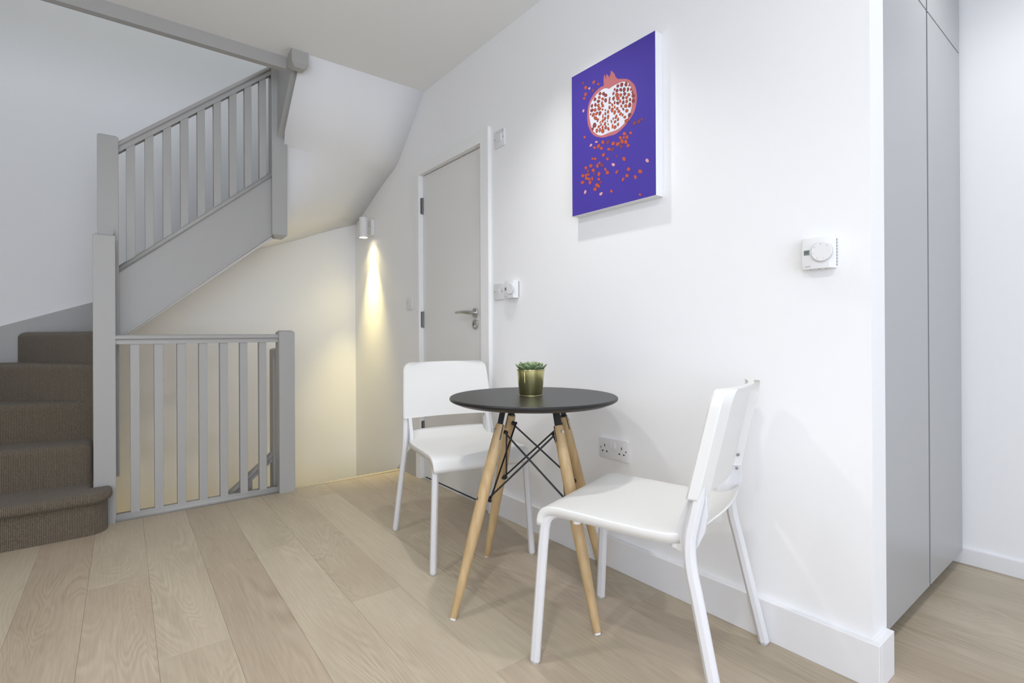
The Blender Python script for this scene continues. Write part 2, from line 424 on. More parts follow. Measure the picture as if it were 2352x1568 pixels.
# ---------------------------------------------------------------- floor: every plank laid on its own
def floor():
    bm = B()
    lay = bm.loops.layers.color.new('tone')
    w = 0.1822
    ends = {0: [1.755], 1: [0.62], 2: [2.376], 3: [1.727], 4: [1.128, 2.985], 5: [0.35, 2.15], 6: [1.708], 7: [1.123, 2.95],
            -1: [2.40, 0.55], -2: [1.2], -3: [2.0]}
    tones = {(0, 0): .50, (0, 1): .53, (1, 0): .46, (1, 1): .40, (2, 0): .56, (2, 1): .52, (3, 0): .57, (3, 1): .47, (-1, 1): .52,
             (-1, 2): .54, (-2, 0): .43, (-2, 1): .44, (4, 1): .58, (4, 0): .50, (6, 0): .55, (6, 1): .44, (7, 1): .45, (7, 0): .36, (5, 1): .45}
    x_first = 0.100
    k = -12
    rot = Matrix.Rotation(-0.012, 4, 'Z')
    piv = Vector((0.6, 2.0, 0))
    rnd = random.Random(11)
    while x_first + k * w < XR + 0.1:
        xa, xb = x_first + k * w + 0.0002, x_first + (k + 1) * w - 0.0002
        js = list(ends.get(k, []))
        if not js: js = [rnd.uniform(-0.4, 2.6)]
        if xa > 1.5: js = [(-0.95, -0.25, -1.4)[k % 3]]
        js = sorted(js)
        while js[0] > YF: js.insert(0, js[0] - rnd.uniform(1.5, 2.1))
        while js[-1] < 3.6: js.append(js[-1] + (2.2 if xa > 1.5 else rnd.uniform(1.5, 2.1)))
        real = sorted(ends.get(k, []))
        for a, b in zip(js[:-1], js[1:]):
            mid = (a + b) / 2
            idx = sum(1 for e in real if e < mid)
            tone = tones.get((k, idx), rnd.uniform(0.40, 0.58))
            if xa > 1.66: tone = rnd.uniform(0.42, 0.52)
            c = (tone, rnd.random(), rnd.choice((0, 0, 0.4, 0.9)), 1)
            y0, y1 = max(a, YF - 0.05), b
            lim = 3.205 if xb > 0.80 else 3.255
            if xa > XW: lim = 1.15
            y1 = min(y1, lim)
            if y1 - y0 < 0.02: continue
            fs0 = set(bm.faces)
            ch = 0.0005
            ya, yb = y0 + 0.0002, y1 - 0.0002
            ring = lambda i, z: [(xa + i, ya + i, z), (xb - i, ya + i, z), (xb - i, yb - i, z), (xa + i, yb - i, z)]
            rs = [[rot @ (Vector(p) - piv) + piv for p in r] for r in (ring(0, -0.02), ring(0, -ch), ring(ch, 0.0))]
            loft(bm, rs)
            for f in bm.faces:
                if f not in fs0:
                    for l in f.loops: l[lay] = c
        k += 1
    # sub-floor below the planks and the nosing at the head of the stairs going down
    n0 = set(bm.faces)
    box(bm, XL, XW, YF, 3.18, -0.28, -0.018)
    box(bm, XW, XR, YF, 1.15, -0.28, -0.018)
    box(bm, XL, 0.80, 3.18, 3.262, -0.28, -0.018)
    box(bm, 0.848, XA, 3.2055, 3.242, -0.035, 0.0005)
    for f in bm.faces:
        if f not in n0:
            for l in f.loops: l[lay] = (0.60, 0.3, 0, 1)
    return struct('floor', bm, M['floor'])


floor()

# ---------------------------------------------------------------- walls and ceiling
bm = B()
DY0, DY1, DZ = 2.235, 2.940, 1.940     # door opening
box(bm, XW, 1.66, YC, DY0, -0.28, 5.0)
box(bm, XW, 1.66, DY1, YB + 0.1, -2.7, 5.0)
box(bm, XW, 1.66, DY0, DY1, DZ, 5.0)
box(bm, XW, 1.66, DY0, DY1, -0.28, -0.001)
struct('wall_right', bm, M['wall'])
bm = B(); box(bm, -1.1, XW, YB, YB + 0.1, -2.7, 5.0); struct('wall_back', bm, M['wall'])
bm = B(); box(bm, -1.08, -0.98, 3.02, YB, -0.28, 5.0); box(bm, XL - .1, -1.08, 3.02, 3.12, -0.28, 5.0)
VY0, VY1 = -2.15, -0.25
box(bm, XL - .1, XL, VY1, 3.02, -0.28, ZC + .3); box(bm, XL - .1, XL, YF, VY0, -0.28, ZC + .3)
box(bm, XL - .1, XL, VY0, VY1, -0.28, 0.30); box(bm, XL - .1, XL, VY0, VY1, 2.32, ZC + .3); struct('wall_left', bm, M['wall'])
bm = B()
for q in ((VY0, VY0 + .06, 0.30, 2.32), (VY1 - .06, VY1, 0.30, 2.32), (VY0 + .06, VY1 - .06, 0.30, 0.36), (VY0 + .06, VY1 - .06, 2.26, 2.32), (-1.23, -1.17, 0.36, 2.26)):
    box(bm, XL - .09, XL - .03, *q)
added_win = struct('added_window_2', bm, M['trim'])  # unseen window, added to brighten the picture wall
boxes('window_pane', M['pane'], (XL - .064, XL - .058, VY0 + .05, VY1 - .05, 0.35, 2.27), parent=added_win)
# under the first flight: closes the stairwell
bm = B(); box(bm, -0.98, -0.90, 3.27, YB, -2.7, 0.0); box(bm, -0.98, XW, 3.18, 3.26, -2.7, -0.28); struct('wall_stairwell', bm, M['wall'])
bm = B(); box(bm, -1.1, 1.66, 3.0, 4.2, -2.8, -2.7); struct('floor_below', bm, M['carpet'])
# wall behind the viewer, with the window that lets the daylight in
WX0, WX1, WZ0, WZ1 = -1.70, 1.00, 0.25, 2.30
bm = B()
box(bm, XL, WX0, YF - .1, YF, -0.28, ZC); box(bm, WX1, XR, YF - .1, YF, -0.28, ZC)
box(bm, WX0, WX1, YF - .1, YF, -0.28, WZ0); box(bm, WX0, WX1, YF - .1, YF, WZ1, ZC)
struct('wall_front', bm, M['wall'])
bm = B()
fw_ = 0.06
box(bm, WX0, WX0 + fw_, YF - .09, YF - .03, WZ0, WZ1); box(bm, WX1 - fw_, WX1, YF - .09, YF - .03, WZ0, WZ1)
box(bm, WX0 + fw_, WX1 - fw_, YF - .09, YF - .03, WZ0, WZ0 + fw_); box(bm, WX0 + fw_, WX1 - fw_, YF - .09, YF - .03, WZ1 - fw_, WZ1)
box(bm, (WX0 + WX1) / 2 - .03, (WX0 + WX1) / 2 + .03, YF - .09, YF - .03, WZ0 + fw_, WZ1 - fw_)
win = struct('window_1', bm, M['trim'])
boxes('window_pane', M['pane'], (WX0 + .05, WX1 - .05, YF - .064, YF - .058, WZ0 + .05, WZ1 - .05), parent=win)
# alcove
bm = B(); box(bm, XR, XR + .1, YF, 1.2, -0.28, ZC); box(bm, 1.66, XR, 1.13, 1.2, -0.02, ZC); struct('wall_alcove', bm, M['wall'])
bm = B()
box(bm, XL, 1.66, YF, 2.915, ZC, ZC + 0.3); box(bm, 1.66, XR, YF, 1.2, ZC, ZC + 0.3)
box(bm, XL, 0.80, 2.915, 2.985, ZC, ZC + 0.3)
struct('ceiling', bm, M['ceiling'])
# dropped edge round the stair opening
bm = B()
prism(bm, [(2.978, ZC + .02), (2.983, 2.390), (3.02, 2.388), (3.02, ZC + .02)], 'x', XL, 0.757)
struct('trim_1', bm, M['grey'])
bm = B()
box(bm, -1.1, 1.66, 1.4, 1.5, ZC + .3, 5.0); box(bm, -1.2, -1.08, 1.5, 3.02, ZC + .3, 5.0); struct('wall_upstairs', bm, M['wall'])
bm = B(); box(bm, -1.2, 1.66, 1.4, YB + .1, 5.0, 5.1); struct('ceiling_upstairs', bm, M['ceiling'])

# plaster soffit under the turning flight above
def soffit():
    bm = B()
    cx, cy = 0.80, 3.335
    z0, z1 = 2.095, 1.560
    rows = []
    n = 36
    for i in range(n + 1):
        th = (PI / 2) * i / n
        c, s = math.cos(th), math.sin(th)
        R = min((XW + .004 - cx) / c if c > 1e-6 else 9, (YB + .004 - cy) / s if s > 1e-6 else 9)
        u = i / n
        zz = z0 + (z1 - z0) * (u - 0.055 * math.sin(2 * PI * u))
        rows.append([(cx + c * r, cy + s * r, zz) for r in (0.03, 0.03 + (R - .03) * .33, 0.03 + (R - .03) * .66, R)])
    head = [[(cx + .015, 2.882, ZC + .030), (cx + .3, 2.882, ZC + .030), (cx + .55, 2.882, ZC + .030), (XW + .004, 2.882, ZC + .030)],
            [(cx + .015, 3.25, 2.155), (cx + .3, 3.262, 2.138), (cx + .55, 3.268, 2.13), (XW + .004, 3.272, 2.127)]]
    tail = [[(-0.03, YB + .004 - (YB - 3.37) * q, 0.852) for q in (1, .66, .33, 0)]]
    tail = [[(x, y, 1.560 - (0.80 - x) * 0.826) for y in (3.372, 3.60, 3.83, YB + .004)] for x in (0.80 - .002, 0.4, 0.0, -0.06)]
    loft(bm, head + rows + tail, closed=False)
    geo = list(bm.faces)
    o = struct('ceiling_soffit', bm, M['wall'], smooth=True, angle=0.9)
    md = o.modifiers.new('thick', 'SOLIDIFY'); md.thickness = 0.02; md.offset = -1
    return o


soffit()

# skirting boards
bm = B(); box(bm, 1.537, XW, 0.4525, 2.168, 0, 0.117); box(bm, XW, 1.652, 0.4525, YC, 0, 0.117)
struct('baseboard_right', bm, M['trim'], bevel=0.0015)
bm = B(); box(bm, 2.656, XR, YF, 0.98, 0, 0.061); struct('baseboard_alcove', bm, M['trim'], bevel=0.001)
bm = B(); box(bm, XL, XL + .018, YF, 3.02, 0, 0.117); struct('baseboard_left', bm, M['trim'], bevel=0.001)
bm = B(); box(bm, XL, XR, YF, YF + .018, 0, 0.117); struct('baseboard_front', bm, M['trim'], bevel=0.001)
# string boards that follow the stairs on the walls
bm = B(); prism(bm, [(2.985, 0.0), (2.985, 0.245), (3.05, 0.188), (3.72, -0.40), (4.06, -0.66), (4.06, -0.9), (3.6, -0.62), (3.245, -0.20), (3.245, 0.0)], 'x', 1.5385, XW)
struct('trim_2', bm, M['grey'], bevel=0.001)
bm = B(); prism(bm, [(-0.98, 0.4), (0.02, 0.8), (0.02, 1.172), (-0.98, 0.80)], 'y', YB - .02, YB); struct('trim_3', bm, M['grey'], bevel=0.001)

# ---------------------------------------------------------------- door
bm = B()
box(bm, XA, XW, 2.168, DY0, 0, 2.003); box(bm, XA, XW, DY1, 2.985, 0, 2.003); box(bm, XA, XW, DY0, DY1, DZ, 2.003)
# lining inside the opening, with stop
box(bm, XW, 1.66, DY0, DY0 + .004, 0, DZ); box(bm, XW, 1.66, DY1 - .004, DY1, 0, DZ); box(bm, XW, 1.66, DY0 + .004, DY1 - .004, DZ - .004, DZ)
box(bm, XA, XW, DY1 - .004, DY1, 0, DZ); box(bm, XA, XW, DY0, DY0 + .004, 0, DZ); box(bm, XA, XW, DY0 + .004, DY1 - .004, DZ - .004, DZ)
door = struct('door_1', bm, M['archit'])
boxes('door_leaf', M['doorpaint'], (1.572, 1.612, DY0 + .007, DY1 - .007, 0.012, DZ - .009), parent=door, bevel=0.001)
boxes('threshold', M['dark'], (1.582, 1.66, DY0 + .004, DY1 - .004, 0.0, 0.003), parent=door)
for z in (1.742, 1.015, 0.315):
    bm = B()
    tube(bm, (1.5665, DY1 - .007, z - .05), (1.5665, DY1 - .007, z + .05), 0.0058, n=14)
    for q in (-.05, -.02, .02, .05): tube(bm, (1.5665, DY1 - .007, z + q - .0015), (1.5665, DY1 - .007, z + q + .0015), 0.0066, n=14)
    box(bm, 1.553, 1.5665, DY1 - .0062, DY1 - .0038, z - .05, z + .05)
    h = obj('hinge', bm, M['hinge'], door, smooth=True)
bm = B(); disc_x(bm, 1.563, 1.572, 2.336, 1.037, 0.0265, bev=0.0015)
tube(bm, (1.565, 2.336, 1.037), (1.528, 2.336, 1.037), 0.0105, n=20)
hd = obj('door_handle', bm, M['steel'], door, smooth=True)
bm = B()
sec = [(0.0095 * math.cos(2 * PI * j / 16), 0.0095 * math.sin(2 * PI * j / 16)) for j in range(16)]
sweep(bm, [(1.532, 2.322, 1.037), (1.526, 2.34, 1.038), (1.523, 2.36, 1.040), (1.522, 2.395, 1.0425), (1.522, 2.44, 1.0425), (1.522, 2.463, 1.0415)], sec,
      side=Vector((0, 0, 1)), scale=[1.1, 1.15, 1.1, .95, .8, .75])
obj('lever', bm, M['steel'], hd, smooth=True)
bm = B(); disc_x(bm, 1.563, 1.572, 2.336, 0.974, 0.0265, bev=0.0015)
lk = obj('lock_rose', bm, M['steel'], door, smooth=True)
bm = B(); disc_x(bm, 1.558, 1.5635, 2.336, 0.977, 0.0075); box(bm, 1.558, 1.5635, 2.3315, 2.3405, 0.958, 0.974)
cyl = obj('lock_cylinder', bm, M['darksteel'], lk, smooth=True)
boxes('keyhole', M['dark'], (1.5575, 1.5585, 2.335, 2.337, 0.972, 0.982), parent=lk)

# ---------------------------------------------------------------- staircase going up
stair = thing('staircase', 'carpeted winder staircase climbing past the grey newel posts to the floor above', 'stairs', (-0.5, 3.6, 0))
Z = [0.193, 0.387, 0.580, 0.773, 0.945]


def step(pts, z0, z1, bev=0.029, name='carpeted_step'):
    bm = B(); prism(bm, pts, 'z', z0, z1)
    return obj(name, bm, M['carpet'], stair, bevel=bev, segs=4)


# bottom step with its bullnose end wrapping the newel
arc = [(-0.105 + 0.082 * math.sin(t), 3.142 - 0.090 * math.cos(t)) for t in [i * PI / 2 / 10 for i in range(11)]]
bm = B(); prism(bm, [(-0.97, 3.055)] + arc + [(-0.024, 3.188), (-0.085, 3.188), (-0.085, 3.45), (-0.97, 3.50)], 'z', 0.0, 0.160)
obj('carpeted_riser', bm, M['carpet'], stair, smooth=True)
arc = [(-0.095 + 0.090 * math.sin(t), 3.128 - 0.103 * math.cos(t)) for t in [i * PI / 2 / 10 for i in range(11)]]
bm = B(); prism(bm, [(-0.97, 3.030)] + arc + [(-0.008, 3.188), (-0.085, 3.188), (-0.085, 3.45), (-0.97, 3.50)], 'z', 0.146, 0.193)
obj('carpeted_step', bm, M['carpet'], stair, bevel=0.019, segs=4)
step([(-0.97, 3.388), (-0.083, 3.268), (-0.083, 3.55), (-0.97, 3.75)], 0.15, Z[1])
step([(-0.97, 3.628), (-0.03, 3.440), (-0.03, 3.60), (-0.97, 4.04)], 0.34, Z[2])
step([(-0.845, 4.042), (-0.03, 3.410), (-0.03, 3.70), (-0.10, 4.042)], 0.53, Z[3])
step([(-0.440, 4.042), (-0.03, 3.425), (-0.03, 4.042)], 0.72, Z[4])
sof = lambda x: 1.560 - (0.80 - x) * 0.826 + 0.035
for i in range(4):
    x = -0.055 + 0.2245 * i
    x1 = min(x + .245, 0.80)
    z = 1.138 + 0.193 * i
    bm = B(); prism(bm, [(x, sof(x)), (x1, sof(x1)), (x1, z), (x, z)], 'y', 3.402 if i == 0 else 3.376, 4.05)
    obj('carpeted_step', bm, M['carpet'], stair, bevel=0.02, segs=4)
step([(0.79, 3.40), (1.10, 4.05), (0.84, 4.05), (0.79, 4.05)], 1.79, 1.91)
step([(0.86, 3.40), (1.55, 3.75), (1.55, 4.05), (1.10, 4.05)], 1.95, 2.10)
step([(0.87, 3.34), (1.55, 3.34), (1.55, 3.75), (0.87, 3.42)], 2.17, 2.295)
step([(0.87, 3.10), (1.55, 3.10), (1.55, 3.36), (0.87, 3.36)], 2.40, 2.49)
# outer string of the straight flight
K = 0.857
sx0, sx1 = 0.018, 0.763
top = lambda x: 1.243 + K * (x - 0.015)
bot = lambda x: 0.903 + 0.845 * (x - 0.02)
bm = B(); prism(bm, [(sx0, bot(sx0)), (sx1, bot(sx1)), (sx1, top(sx1)), (sx0, top(sx0))], 'y', 3.336, 3.371)
st = obj('outer_string', bm, M['grey'], stair, bevel=0.0015)
bm = B(); prism(bm, [(sx0, bot(sx0) - .004), (sx1, bot(sx1) - .004), (sx1, bot(sx1) + .010), (sx0, bot(sx0) + .010)], 'y', 3.332, 3.337)
obj('string_bead', bm, M['grey'], st, bevel=0.001)
# string of the flight above, and the newel that drops through the ceiling
bm = B(); prism(bm, [(3.312, 2.118), (3.312, 2.75), (2.93, 2.75), (2.93, 2.455), (2.935, 2.452)], 'x', 0.788, 0.822)
obj('upper_string', bm, M['grey'], stair)


def newel(name, x0, x1, y0, y1, z0, z1, parent, ct=0.014, cb=0.0):
    bm = B()
    c = 0.0018
    def ring(i, z):
        X0, X1, Y0, Y1 = x0 + i, x1 - i, y0 + i, y1 - i
        return [(X0 + c, Y0, z), (X1 - c, Y0, z), (X1, Y0 + c, z), (X1, Y1 - c, z), (X1 - c, Y1, z), (X0 + c, Y1, z), (X0, Y1 - c, z), (X0, Y0 + c, z)]
    rs = []
    if cb: rs += [ring(cb, z0), ring(0, z0 + cb)]
    else: rs += [ring(0, z0)]
    if ct: rs += [ring(0, z1 - ct * .8), ring(ct, z1)]
    else: rs += [ring(0, z1)]
    loft(bm, rs)
    return obj(name, bm, M['grey'], parent)


newel('drop_newel', 0.757, 0.841, 2.868, 2.952, 2.368, 2.80, stair, ct=0, cb=0.018)

# balustrade of the straight flight
bal = thing('stair_balustrade', 'sloping grey balustrade rising from the tall newel to the ceiling beside the stairs', 'balustrade', (-0.02, 3.35, 0.2))
newel('newel_post', -0.062, 0.024, 3.31, 3.396, 0.20, 1.947, bal, ct=0.010)
newel('newel_post', 0.757, 0.843, 3.31, 3.396, 1.512, 2.95, bal, ct=0.01, cb=0.018)


def rail_profile(w, h):
    # handrail section: rounded cap over a grooved lower member; (across, up)
    return [(-w * .36, 0), (w * .36, 0), (w * .36, h * .38), (w * .33, h * .40), (w * .33, h * .47), (w * .46, h * .52), (w * .5, h * .62), (w * .49, h * .78), (w * .40, h * .93), (w * .2, h),
            (-w * .2, h), (-w * .40, h * .93), (-w * .49, h * .78), (-w * .5, h * .62), (-w * .46, h * .52), (-w * .33, h * .47), (-w * .33, h * .40), (-w * .36, h * .38)]


def rail(name, p0, p1, yc, prof, parent):
    """rail in the xz plane from p0=(x,z) to p1, ends cut plumb."""
    bm = B()
    loft(bm, [[(p[0], yc + a, p[1] + b) for a, b in prof] for p in (p0, p1)])
    return obj(name, bm, M['grey'], parent, smooth=True, angle=0.35)


YS = 3.353
hz = lambda x: 1.872 + K * (x - 0.026)
rail('handrail', (0.022, hz(.022)), (0.759, hz(.759)), YS, rail_profile(0.064, 0.060), bal)
bz = lambda x: top(x)
rail('base_rail', (0.022, bz(.022)), (0.759, bz(.759)), YS, [(-.031, 0), (.031, 0), (.031, .020), (.024, .027), (.017, .027), (.017, .034), (-.017, .034), (-.017, .027), (-.024, .027), (-.031, .020)], bal)
for i in range(9):
    xa = 0.0555 + 0.0797 * i
    xb = xa + 0.0375
    bm = B(); prism(bm, [(xa, bz(xa) + .028), (xb, bz(xb) + .028), (xb, hz(xb) + .006), (xa, hz(xa) + .006)], 'y', YS - .0185, YS + .0185)
    obj('baluster', bm, M['grey'], bal, bevel=0.0015)
bm = B()
loft(bm, [[(-0.029 + a, y, 1.398 + b) for a, b in rail_profile(0.064, 0.066)] for y in (3.27, 3.312)])
obj('rail_stub', bm, M['grey'], bal, smooth=True, angle=0.5)

# balustrade guarding the opening at floor level
low = thing('landing_balustrade', 'low level grey balustrade with square balusters standing on the oak floor', 'balustrade', (0.38, 3.22, 0.0))
YL = 3.228
newel('newel_post', -0.078, 0.009, 3.190, 3.277, 0.0, 1.420, low, ct=0.010)
newel('newel_post', 0.759, 0.845, 3.170, 3.256, 0.0, 0.948, low, ct=0.014)
rail('handrail', (0.006, 0.879), (0.762, 0.879), YL - .006, rail_profile(0.066, 0.047), low)
rail('base_rail', (0.006, 0.0), (0.762, 0.0), YL - .008, [(-.030, 0), (.030, 0), (.030, .018), (.024, .025), (.018, .025), (.018, .033), (-.018, .033), (-.018, .025), (-.024, .025), (-.030, .018)], low)
for i in range(7):
    xa = 0.0665 + 0.0988 * i
    bm = B(); box(bm, xa, xa + .0385, YL - .024, YL + .013, 0.016, 0.886)
    obj('baluster', bm, M['grey'], low, bevel=0.0015)

# staircase going down, mostly hidden below the floor
down = thing('descending_staircase', 'grey newel and handrail of the stairs going down behind the low balustrade', 'stairs', (0.8, 3.35, -0.3))
newel('newel_post', 0.757, 0.843, 3.31, 3.396, -1.6, 0.840, down, ct=0.012)
dz = lambda x: 0.158 + K * (x - 0.757)
rail('handrail', (0.759, dz(.759)), (-0.6, dz(-.6)), YS, rail_profile(0.064, 0.055), down)
rail('base_rail', (0.759, dz(.759) - .68), (-0.6, dz(-.6) - .68), YS, [(-.031, 0), (.031, 0), (.031, .02), (-.031, .02)], down)
for i in range(15):
    xb = 0.727 - 0.0797 * i
    xa = xb - 0.0375
    bm = B(); prism(bm, [(xa, dz(xa) - .67), (xb, dz(xb) - .67), (xb, dz(xb) + .006), (xa, dz(xa) + .006)], 'y', YS - .0185, YS + .0185)
    obj('baluster', bm, M['grey'], down, bevel=0.0015)
bm = B()
loft(bm, [[(0.80 + a, y, 0.775 + b) for a, b in rail_profile(0.064, 0.055)] for y in (3.25, 3.312)])
obj('rail_stub', bm, M['grey'], down, smooth=True, angle=0.5)


def dstep(pts, z):
    bm = B(); prism(bm, pts, 'z', z - .16, z); obj('carpeted_step', bm, M['carpet'], down, bevel=0.02, segs=3)


dstep([(0.85, 3.26), (1.535, 3.26), (1.535, 3.50), (0.85, 3.42)], -0.193)
dstep([(0.85, 3.40), (1.535, 3.48), (1.535, 4.0), (1.5, 4.06)], -0.387)
dstep([(0.85, 3.40), (1.5, 4.06), (0.86, 4.06)], -0.580)
for i in range(7):
    x = 0.86 - 0.225 * i
    dstep([(x - .24, 3.40), (x + .02, 3.40), (x + .02, 4.06), (x - .24, 4.06)], -0.773 - .193 * i)
boxes('lower_string', M['grey'], (0.75, 0.757, 3.336, 3.37, -1.6, -0.55), parent=down)
# ---------------------------------------------------------------- built-in cupboard
YD = 0.500
cup = thing('built_in_cupboard', 'floor to ceiling grey cupboard with flat handleless doors beside the picture wall', 'cupboard', (2.16, 0.8, 0.05))
boxes('carcass', M['cupboard'], (1.664, 2.652, YD + .022, 1.12, 0.055, 2.452), parent=cup)
gx = 2.206
for x0, x1, z0, z1 in ((1.664, gx - .010, 0.052, 2.019), (gx + .007, 2.652, 0.052, 2.019), (1.664, gx - .010, 2.024, 2.450), (gx + .007, 2.652, 2.024, 2.450)):
    boxes('cupboard_door', M['cupboard'], (x0, x1, YD, YD + .020, z0, z1), parent=cup, bevel=0.0015)
boxes('gap_shade_fill', M['dark'], (gx - .0098, gx + .0068, YD + .003, YD + .021, 0.056, 2.448), (1.668, gx - .010, YD + .003, YD + .021, 2.0192, 2.0238), (gx + .007, 2.648, YD + .003, YD + .021, 2.0192, 2.0238), parent=cup)  # dark strips fill the door gaps, their shade put into the colour

# ---------------------------------------------------------------- chairs
def chair(label, loc, rz):
    t = thing('dining_chair', label, 'chair', loc, rz, 'white plastic dining chairs at the round table')
    P = lambda **k: dict(parent=t, local=True, **k)
    # --- local frame: +y is the way the sitter faces, front feet at y=+.26
    hexs = lambda a, b: [(-a, -b * .45), (-a, b * .45), (-a * .30, b), (a * .30, b), (a, b * .45), (a, -b * .45), (a * .30, -b), (-a * .30, -b)]
    sec = hexs(0.0125, 0.0150)

    def bez(p0, p1, p2, n):
        p0, p1, p2 = Vector(p0), Vector(p1), Vector(p2)
        return [p0 * (1 - s) ** 2 + p1 * 2 * s * (1 - s) + p2 * s * s for s in [i / n for i in range(n + 1)]]
    for s in (-1, 1):
        # front leg bends into the rail under the seat
        pts = [Vector((s * .214, .258, .005)), Vector((s * .199, .238, .33))] + bez((s * .197, .234, .375), (s * .196, .229, .422), (s * .196, .185, .4235), 6) + [Vector((s * .196, -.10, .4225))]
        bm = B(); sweep(bm, pts, sec, scale=[1, 1, 1, 1, .95, .9, .85, .75, .68, .6])
        leg = obj('leg', bm, M['chairmetal'], bevel=0.002, **P())
        bm = B(); tube(bm, (s * .214, .258, 0), (s * .2137, .2575, .008), .0125, .0135, n=10)
        obj('glide', bm, M['glide'], leg, local=True)
        pts = [Vector((s * .2425, -.255, .005)), Vector((s * .2215, -.1855, .325))] + bez((s * .2195, -.178, .355), (s * .2155, -.163, .425), (s * .2115, -.176, .475), 8) + [Vector((s * .2078, -.1885, .534)), Vector((s * .2055, -.195, .57)), Vector((s * .199, -.226, .72))]
        bm = B(); sweep(bm, pts, sec, scale=[1] * (len(pts) - 2) + [.72, .6])
        leg = obj('leg', bm, M['chairmetal'], bevel=0.002, **P())
        bm = B(); tube(bm, (s * .2425, -.255, 0), (s * .242, -.2535, .008), .0125, .0135, n=10)
        obj('glide', bm, M['glide'], leg, local=True)
        # flat bracket that ties the rear leg to the seat
        a0, a1 = (s * .200, s * .184)
        bm = B(); prism(bm, [(-.150, .398), (-.128, .405), (-.140, .47), (-.170, .548), (-.205, .548), (-.208, .50), (-.200, .455), (-.182, .415)], 'x', min(a0, a1), max(a0, a1))
        obj('bracket', bm, M['chairmetal'], bevel=0.002, **P())
        for (y, z) in ((-.194, .522), (-.2015, .566)):
            bm = B(); tube(bm, (s * (.1825 if z < .55 else .1645), y, z), (s * (.186 if z < .55 else .1720), y, z), .0038, n=16)
            obj('screw', bm, M['darksteel'], smooth=True, **P())
    bm = B(); box(bm, -.19, .19, -.085, -.062, .417, .431); obj('cross_rail', bm, M['chairmetal'], bevel=.002, **P())
    for s in (-1, 1):
        for y in (.135, -.13):
            bm = B(); tube(bm, (s * .192, y, .408), (s * .192, y, .430), .011, .012, n=18); obj('stacking_pad', bm, M['plastic'], smooth=True, **P())
    # --- seat shell
    prof = [(.2565, .384, .208), (.2560, .397, .2085), (.2525, .4125, .209), (.245, .4255, .2095), (.233, .4355, .210), (.215, .4420, .210), (.19, .4445, .210), (.12, .4430, .210), (.03, .4400, .210),
            (-.05, .4385, .210), (-.10, .4395, .209), (-.125, .4415, .206), (-.140, .4440, .200), (-.150, .4465, .188), (-.165, .4515, .1835), (-.18, .459, .1825), (-.192, .468, .1825), (-.200, .477, .1825)]
    bm = B()
    rows = []
    n = len(prof)
    for i, (y, z, w) in enumerate(prof):
        a = prof[max(i - 1, 0)]; c = prof[min(i + 1, n - 1)]
        ty, tz = c[0] - a[0], c[1] - a[1]
        l = math.hypot(ty, tz)
        ny, nz = tz / l, -ty / l
        if nz < 0 and i > 3: ny, nz = -ny, -nz
        if i <= 3 and ny < 0: ny, nz = -ny, -nz
        dep = 0.024 if i < 13 else max(0.006, 0.024 - 0.006 * (i - 12))
        row = []
        cols = [(1.0, dep), (1.0, min(dep * .5, .0042)), (.9975, .0020), (.992, .0006), (.983, 0)] + [(q, 0) for q in (.85, .6, .3)]
        full = [(-q, d) for q, d in cols] + [(0, 0)] + [(q, d) for q, d in cols[::-1]]
        for q, d in full:
            dish = 0.007 * (1 - q * q) * (1 if 4 < i < 14 else 0.25)
            back = -0.016 * (1 - q * q) * max(0, (i - 11)) / 6.0
            row.append((q * w, y - ny * (d) + back, z - nz * (d + dish)))
        rows.append(row)
    loft(bm, rows, closed=False)
    o = obj('seat', bm, M['plastic'], smooth=True, angle=0.7, **P())
    md = o.modifiers.new('thick', 'SOLIDIFY'); md.thickness = 0.0042; md.offset = -1
    # --- backrest: curved panel whose ends wrap the rear legs
    zb, zt = 0.534, 0.788
    r = 0.040
    zs = [zb, zb + .004] + [zb + (zt - r - zb) * k / 6 for k in range(1, 7)] + sorted([zt - r + r * math.sin(PI / 2 * k / 9) for k in range(1, 10)] + [zt - .0055, zt - .0050])
    rings = []
    for z in zs:
        w0 = 0.2235 - 0.016 * (z - zb) / (zt - zb)
        h = z - (zt - r)
        w = w0 if h <= 0 else w0 - r + math.sqrt(max(r * r - h * h, 0))
        if z == zb: w -= .002
        k = w / w0
        yf = -0.158 - 0.222 * (z - 0.534)
        fr = lambda q: 0.003 + 0.036 * (1 - (q / .215) ** 2)
        ring = []
        m = 14
        q0 = .2095
        for i in range(m + 1):                       # front face
            q = -q0 + 2 * q0 * i / m
            ring.append((q * k * (w0 / .2145), yf - fr(q), z))
        for q, d in ((.2145, .010), (.2145, .031), (.2125, .0340), (.182, .0490), (.172, .0490)): ring.append((q * k * (w0 / .2145), yf - d, z))
        qs = [.160, .148, .125, .09, .045, 0, -.045, -.09, -.125, -.148, -.160]
        for q in qs:
            extra = {.160: .0095, .148: .009}.get(abs(q), .0085)
            if z > zt - .0052: extra += .0065
            ring.append((q * k * (w0 / .2145), yf - fr(q) - extra * (1.0), z))
        for q, d in ((-.172, .0490), (-.182, .0490), (-.2125, .0340), (-.2145, .031), (-.2145, .010)): ring.append((q * k * (w0 / .2145), yf - d, z))
        rings.append(ring)
    bm = B(); loft(bm, rings)
    obj('backrest', bm, M['plastic'], smooth=True, angle=0.42, **P())
    return t


def rot_for(front):
    # local +y turned to the world direction `front`
    return math.atan2(-front[0], front[1])


fR = Vector((-0.2926, 0.9562)); oR = Vector((1.1315, 1.1645)) - fR * 0.267
chair('white plastic dining chair with its back to the grey cupboard, turned to face the door', (oR.x, oR.y, 0), rot_for(fR))
fL = Vector((-0.2151, -0.9766)); oL = Vector((1.1705, 1.6825)) - fL * 0.26
chair('white plastic dining chair on the far side of the table, before the door', (oL.x, oL.y, 0), rot_for(fL))

